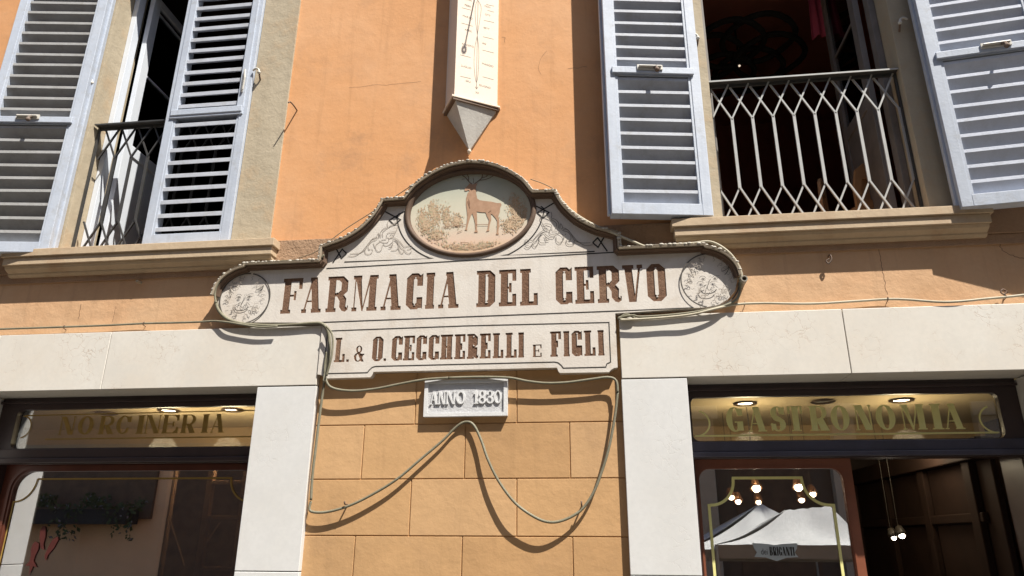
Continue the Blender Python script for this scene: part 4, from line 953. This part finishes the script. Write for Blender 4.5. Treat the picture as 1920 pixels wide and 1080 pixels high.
# pipe end by the right roundel
o = MB().lathe((*W(1393, 527, -.10)[:1], -.165, W(1393, 527, -.1)[1]), (0, 1, 0), [(0, .018), (0, .027), (.17, .027), (.17, .018), (0, .018)], 14).build('pipe_end', mat('pipe_plastic', (.30, .27, .22), .6)); tag(o, 'short open pipe end sticking out of the wall beside the right roundel', 'pipe')

# ================================================================== NAILS AND HOOKS
def hook(name, label, x, z, path, r, mt, cat='hook', group=None):
    q = MB().tube(smooth_path([Vector(p_) for p_ in path], 4), r, 7); o = q.build(name, mt, None, smooth=True); o.location = (x, 0, z); return tag(o, label, cat, group)
hook('wall_nail', 'rusty nail under the left dip of the hose', *W(652, 946), [(0, .01, 0), (0, -.04, 0), (0, -.072, .003), (0, -.076, .022)], .0065, RUST, 'nail')
hook('wall_nail', 'rusty nail under the right dip of the hose', *W(1091, 948), [(0, .01, 0), (0, -.04, 0), (0, -.072, .004), (0, -.076, .03)], .0065, RUST, 'nail')
hook('wall_hook', 'bent iron rod in the orange wall right of the left window', *W(557, 207), [(0, .0, 0), (.004, -.09, -.004), (0, -.16, -.01), (-.01, -.175, -.03)], .007, RUST)
hook('wall_hook', 'iron hook with a wire ring under the right window sill', *W(1553, 482), [(0, .01, 0), (0, -.05, 0), (.004, -.055, -.04), (-.02, -.05, -.075), (-.035, -.045, -.05), (-.01, -.05, -.035)], .006, RUST)
hook('wall_peg', 'short square peg in the wall under the left window sill', *W(264, 531), [(0, .01, 0), (0, -.03, 0), (0, -.06, 0)], .014, STUCCO, 'peg')
hook('wall_hook', 'small iron eye in the wall above the cable at the far right', *W(1876, 551), [(.03, .0, .0), (.03, -.04, 0), (0, -.045, .022), (-.02, -.045, 0), (0, -.045, -.02), (.02, -.045, 0)], .006, RUST)
def holdback(label, px, py, s):
    x, z = W(px, py, -.06); o = thing('shutter_holdback', label, 'holdback', (x, -.02, z), 'curved shutter holdbacks')
    MB().tube(smooth_path([Vector(p_) for p_ in ((s*-.06, -.05, .045), (s*-.03, -.06, .06), (0, -.06, .05), (s*.012, -.06, .02))], 4), .010, 8).ball((s*.012, -.06, .012), .018, 5).build('arm', BOLT, o, smooth=True)
    MB().tube([(s*.012, -.055, .005), (s*.008, -.02, -.03), (0, .01, -.04)], .009).build('spike', RUST, o, smooth=True)
holdback('white curved holdback beside the far left open shutter', 173, 160, 1); holdback('white curved holdback on the stucco right of the closed shutter', 485, 140, 1)
holdback('white curved holdback left of the right window opening', 1306, 76, 1); holdback('white curved holdback left of the shutter at the right edge', 1689, 47, -1)
def stopper(label, px, py):
    x, z = W(px, py, -.16); o = MB().tube([(0, .05, -.01), (0, -.005, 0)], .011).ball((-.006, -.012, .0), .021, 6, (1.3, .8, .9)).ball((.0, -.005, -.055), .014, 5).tube([(0, -.005, -.05), (0, -.005, .0)], .008).build('shutter_catch', BOLT, None, smooth=True)
    o.location = (x, -.165, z); tag(o, label, 'catch', 'shutter catches')
stopper('white turn catch on the outer edge of the far left shutter', 28, 105); stopper('turn catch on the left edge of the shutter beside the sundial', 1136, 27)

# ================================================================== INSIDE THE UPSTAIRS RIGHT ROOM
cx, cz = W(1385, 112, 2.0); cy = 2.0
ch = thing('rope_chandelier', 'black rope chandelier of looped rings in the dark room behind the right railing', 'chandelier', (cx, cy, cz))
q = MB()
for k in range(6):
    a = k*math.pi/3; ox, oy = math.cos(a)*.36, math.sin(a)*.36
    q.tube([(ox+math.cos(t)*.42, oy+math.sin(t)*.42, .02*math.sin(3*t)+.05*(k % 2)) for t in [i*math.pi/16 for i in range(32)]], .035, 8, True)
q.build('rope_ring', ROPE, ch, smooth=True)
MB().tube([(0, 0, .05), (0, 0, 7.89-cz)], .012).build('rope', ROPE, ch); MB().ball((0, 0, -.03), .05, 8).build('lamp_holder', ROPE, ch)
q = MB().ball((0, 0, -.09), .014, 6).build('bulb', emit_mat('dim_bulb', (1, .8, .6), .5), ch)
q = MB(); n = 14
x0, z0 = W(1513, 0, 1.1); x1, _ = W(1552, 0, 1.1); zb = W(1530, 78, 1.1)[1]
for i in range(n):
    t = i/(n-1)
    for z_, sp in ((7.85, .8), (zb+.5, .9), (zb+(.07*math.sin(t*3.1+.4)), 1.15)): q.v.append(Vector((x0+(x1-x0)*(.5+(t-.5)*sp), 1.1+.03*math.sin(t*17), z_)))
for i in range(n-1):
    for j in range(2): q.f.append([i*3+j, (i+1)*3+j, (i+1)*3+j+1, i*3+j+1])
o = q.build('hanging_cloth', PINK, None, smooth=True); md = o.modifiers.new('thick', 'SOLIDIFY'); md.thickness = .006; tag(o, 'pink cloth hanging from the ceiling of the dark right room', 'cloth')
def chair(px, label, rz, cy=.72):
    x, z = W(px, 392, cy-.1); o = thing('wooden_chair', label, 'chair', (x, cy, 4.102), 'wooden chairs behind the right railing'); o.rotation_euler.z = rz
    q = MB(); 
    pts = [(-.20, .40), (-.20, .62), (-.15, .82), (-.06, .90), (.06, .90), (.15, .82), (.20, .62), (.20, .40)]; inn = [(-.13, .52), (-.13, .62), (-.09, .74), (.09, .74), (.13, .62), (.13, .52)]
    q.fill([pts, inn], -.02, .03); q.quad(*[(a, .01, b_) for a, b_ in pts]) ; q.build('backrest', WWOOD, o, .004)
    MB().box(-.21, .21, .012, .44, .40, .44).build('seat', WWOOD, o, .01)
    for sx_ in (-1, 1):
        for y_ in (.015, .40): MB().box(sx_*.18-.02, sx_*.18+.02, y_, y_+.04, 0, .399).build('leg', WWOOD, o, .004)
chair(1553, 'wooden chair turned edge on behind the middle of the right railing', R(64), 1.0); chair(1648, 'wooden chair with a rounded back behind the right end of the railing', R(22))

# ================================================================== LAMPS AND GOODS IN THE SHOPS
def spot(label, x, y, lit, e=26, z=2.869):
    o = thing('ceiling_spotlight', label, 'spotlight', (x, y, z), 'recessed spotlights in the shop ceilings')
    MB().lathe((0, 0, 0), (0, 0, -1), [(0, .10), (.012, .115), (.02, .10), (.012, .072), (.0, .07)], 24).build('ring', mat('spot_ring', (.10, .07, .045), .4, metal=.6), o, smooth=True)
    MB().lathe((0, 0, .0), (0, 0, -1), [(.006, .0), (.006, .072)], 20).build('lens', BULBW if lit else mat('dead_lens', (.22, .21, .19), .3), o)
    if lit:
        l = bpy.data.lights.new('spot_glow', 'POINT'); l.energy = e; l.color = (1, .84, .58); l.shadow_soft_size = .14
        lo = bpy.data.objects.new('spot_glow', l); col.objects.link(lo); lo.location = (0, 0, -.42); lo.parent = o
for k, (lab, x, y, on) in enumerate((('lit spotlight behind the first letters of the right transom', 1.404, 1.46, 13), ('unlit spotlight behind the middle of the right transom', 2.12, 1.42, 0), ('lit spotlight behind the end of the right transom lettering', 2.838, 1.43, 13),
                        ('unlit spotlight behind the left transom lettering', -5.29, 1.39, 0), ('lit spotlight behind the middle of the left transom lettering', -4.518, 1.30, 13), ('lit spotlight behind the end of the left transom lettering', -3.823, 1.33, 13))): spot(lab, x, y, bool(on), on)
def pend(label, px, py, Y, r=.036, shade=None, e=0, tilt=(0, -.5, -.85)):
    x, z = W(px, py, Y); o = thing('spot_lamp', label, 'lamp', (x, Y, z), 'spot lamps hanging inside the right shop')
    a = Vector(tilt).normalized()
    MB().lathe((0, 0, 0), a, [(-.10, .012), (-.09, .03), (-.03, .045), (.005, r*1.55), (.006, r*1.35), (-.02, r*1.1)], 18).build('lamp_shade', shade or mat('copper_shade', (.30, .15, .08), .35, metal=.7), o, smooth=True)
    MB().ball(a*.003, r, 7).build('bulb', BULBW, o, smooth=True)
    MB().tube([-a*.09, (0, .06, .12), (0, .06, 2.86-z)], .003).build('rod', LAMPD, o)
for lab, px, py, Y, r in (('large bulb lamp seen left of centre through the glass door', 1418, 915, 1.6, .040), ('large bulb lamp seen right of centre through the glass door', 1497, 913, 1.6, .040), ('left of the two small lamps at the left end of the glass door', 1371, 932, 1.9, .028), ('right of the two small lamps at the left end of the glass door', 1384, 940, 1.9, .028),
                          ('small lamp right under the left large bulb in the glass door', 1422, 941, 2.0, .026), ('small lamp right under the right large bulb in the glass door', 1503, 937, 2.0, .028), ('small lamp crossing the gold outline at the right of the glass door', 1524, 926, 1.9, .030),
                          ('larger of the two lamps deep in the open doorway', 1691, 1004, 1.9, .026), ('smaller of the two lamps deep in the open doorway', 1676, 1008, 2.0, .021)): pend(lab, px, py, Y, r, LAMPD if 'doorway' in lab else None)
# garland, peppers and rack in the left window
REDV = mat('red_vinyl', (.07, .012, .009), .7, (.05, .008, .006), 20)
fish = [(-.005, .14), (.04, .12), (.045, .06), (.025, 0), (.02, -.05), (.055, -.09), (.075, -.115), (.03, -.10), (.0, -.19), (-.01, -.10), (-.065, -.095), (-.03, -.06), (-.025, 0), (-.04, .06), (-.03, .12)]
pepper = [(0, .14), (.03, .12), (.035, .03), (.02, -.05), (.035, -.11), (-.01, -.08), (-.03, .02), (-.03, .10)]
for nm_, sh_, px_, py_, ro in (('red_fish_sticker', fish, 62, 1042, 0), ('red_pepper_sticker', pepper, 79, 1012, .15), ('red_pepper_sticker', pepper, 93, 1030, -.45)):
    x, z = W(px_, py_, YW+.02); ca, sa = math.cos(ro), math.sin(ro)
    MB().fill([[(x+(a_*ca-b_*sa)*.85, z+(a_*sa+b_*ca)*.85) for a_, b_ in sh_]], YW+.0185).build(nm_, REDV, sw)
rk = thing('wooden_rack', 'brown timber rack with crossed braces inside the left shop window', 'rack', (-3.5, 1.3, 0))
q = MB()
for px in (312, 385, 452): 
    x = W(px, 980, 1.3)[0]+3.5; q.box(x-.03, x+.03, -.03, .03, 0, 2.45)
for py in (970, 1066, 905): 
    z = W(380, py, 1.3)[1]; q.box(-.42+.0, .42, -.031, .031, z-.018, z+.018)
q.build('timber', mat('rack_wood', (.50, .30, .18), .7), rk, .003)
x0, x1 = W(318, 1000, 1.3)[0]+3.5, W(350, 1055, 1.3)[0]+3.5
MB().tube([(x0, -.035, W(318, 975, 1.3)[1]), (x1, -.035, W(350, 1060, 1.3)[1])], .008).tube([(W(415, 985, 1.3)[0]+3.5, -.035, W(415, 980, 1.3)[1]), (W(382, 1030, 1.3)[0]+3.5, -.035, W(382, 1030, 1.3)[1])], .008).build('brace', MATS['rack_wood'], rk)

# ================================================================== ACROSS THE PIAZZA (seen in the glass)
YV = 16.9; YB = .94-YV
ob = thing('far_building', 'beige building across the square, seen reflected in the shop glass', 'building', (0, YB, 0))
boxpart('wall', OPPW, ob, -34, -7.0, -6, 0, 0, 15); boxpart('cornice', OPPF, ob, -34, -7.0, .003, .35, 14.6, 14.99); boxpart('ledge', OPPF, ob, -34, -7.0, .003, .18, 4.3, 4.5)
boxpart('dark_gateway', OPPD, ob, -13.98, -7.6, .003, .05, 0, 4.2)
o2 = thing('far_building', 'dark brown arcaded building across the square, seen reflected behind the tents', 'building', (0, YB, 0))
boxpart('wall', mat('far_brown', (.13, .10, .08), .9, (.10, .08, .065), 1), o2, -6.99, 34, -6, 0, 0, 16); boxpart('ledge', OPPF, o2, -6.99, 34, .003, .2, 6.4, 6.6)
for i in range(12):
    x = -30.5+4*i if i < 6 else -5+4*(i-6)
    own = ob if i < 6 else o2
    if x < -22.5 or own is o2:
        wn = MB().box(x-.75, x+.75, .003, .10, 7.2, 10.2).build('window', OPPF, own, .02); MB().box(x-.6, x+.6, .101, .13, 7.3, 10.1).build('shutter_pair', OPPD, wn)
    if own is o2:
        MB().box(x-.32, x+.32, .003, .3, 0, 5.2).box(x-.45, x+.45, .301, .42, 5.0, 5.4).build('pilaster', OPPF, own, .02); MB().box(x+.9, x+3.1, .003, .04, 0, 4.2).build('doorway', OPPD, own)
xa = W(-40, 950, YV)[0]; xb = W(318, 950, YV)[0]; zlo = W(180, 982, YV)[1]; zhi = W(180, 905, YV)[1]
MB().box(xa, xb-.5, .003, .12, zlo+.15, zhi+.9).build('dark_loggia', OPPD, ob)
pb = thing('balcony_planter', 'dark planter of trailing flowers on the far balcony, seen in the left shop window', 'planter', ((xa+xb)/2, YB, zlo))
MB().box(xa-(xa+xb)/2, xb-.9-(xa+xb)/2, .125, .75, -.02, .42).build('trough', mat('dark_trough', (.03, .03, .03), .8), pb)
for nm, mt, cnt in (('foliage', LEAF, 900), ('blossom', FLOW, 160)):
    q = MB(); rr = random.Random(5)
    for k in range(cnt):
        x = rr.uniform(xa, xb-.4)-(xa+xb)/2; cl = .5+.5*math.sin(x*3.1+math.sin(x*7)); z_ = .55-rr.random()**1.5*1.15*cl+rr.uniform(0, .35)*(1-cl); y_ = rr.uniform(.5, .95); s_ = rr.uniform(.04, .10)*(.7 if nm == 'blossom' else 1); a = rr.uniform(0, 6.28); b_ = rr.uniform(-1, 1)
        u_ = Vector((math.cos(a), b_*.5, math.sin(a)))*s_; v_ = Vector((-math.sin(a), .5, math.cos(a)))*s_*.5; c_ = Vector((x, y_, z_)); q.quad(c_-u_, c_-v_, c_+u_, c_+v_)
    q.build(nm, mt, pb)
# market tents
def tent(label, peak, corners, eave, val, sag=.12):
    """peak: one or two ridge points; corners: four eave corners in order"""
    o = thing('market_tent', label, 'tent', (sum(c[0] for c in corners)/4, sum(c[1] for c in corners)/4, 0), 'white market tents')
    off = Vector(o.location); C_ = [Vector((*c, eave)) for c in corners]; Pk = [Vector(p_) for p_ in peak]; near = lambda c: min(Pk, key=lambda p_: (p_-c).length)
    q = MB(); n = 10
    for i in range(4):
        a, b_ = C_[i], C_[(i+1) % 4]; pa, pb_ = near(a), near(b_); base = len(q.v)
        for r_ in range(n+1):
            for s_ in range(n+1):
                t = r_/n; u_ = s_/n; p_ = (a.lerp(b_, u_)).lerp(pa.lerp(pb_, u_), t); p_.z -= sag*math.sin(math.pi*t)*(1+.5*math.sin(9*u_+t*3))*.8+.012*math.sin(u_*23+t*9); q.v.append(p_-off)
        for r_ in range(n):
            for s_ in range(n): k = base+r_*(n+1)+s_; q.f.append([k, k+1, k+n+2, k+n+1])
    q.build('canopy', TENT, o, smooth=True)
    q = MB()
    for i in range(4):
        a, b_ = C_[i], C_[(i+1) % 4]; 
        for s_ in range(8): 
            p_, r_ = a.lerp(b_, s_/8), a.lerp(b_, (s_+1)/8); d_ = Vector((0, 0, val)); q.quad(p_-off, r_-off, r_-d_-off, p_-d_-off)
    q.build('valance', mat('valance_canvas', (.30, .27, .24), .9), o)
    for c in C_: MB().tube([(c.x-off.x, c.y-off.y, 0), (c.x-off.x, c.y-off.y, eave-.02)], .025, 6).build('leg', IRON, o)
vy = lambda y: 1.06-y
def V(px, py, yv): x, z = W(px, py, yv); return (x, vy(yv), z)
p1 = V(1425, 944, 11.5); a1 = V(1300, 1022, 10); 
tent('white market tent with one sharp peak, mirrored at the left of the glass door', [p1], [(p1[0]-1.9, vy(9.9)), (p1[0]+1.5, vy(9.9)), (p1[0]+1.5, vy(13.2)), (p1[0]-1.9, vy(13.2))], V(1318, 1030, 9.9)[2], .22)
r0 = V(1472, 957, 10.2); r1 = V(1556, 949, 10.2)
tent('wider white market tent with a level ridge, mirrored at the right of the glass door', [r0, r1], [(V(1345, 1040, 8.9)[0], vy(8.9)), (V(1640, 1020, 8.9)[0], vy(8.9)), (V(1640, 1020, 8.9)[0]+.2, vy(11.4)), (V(1375, 1040, 8.9)[0], vy(11.4))], V(1480, 1022, 8.9)[2], .24)
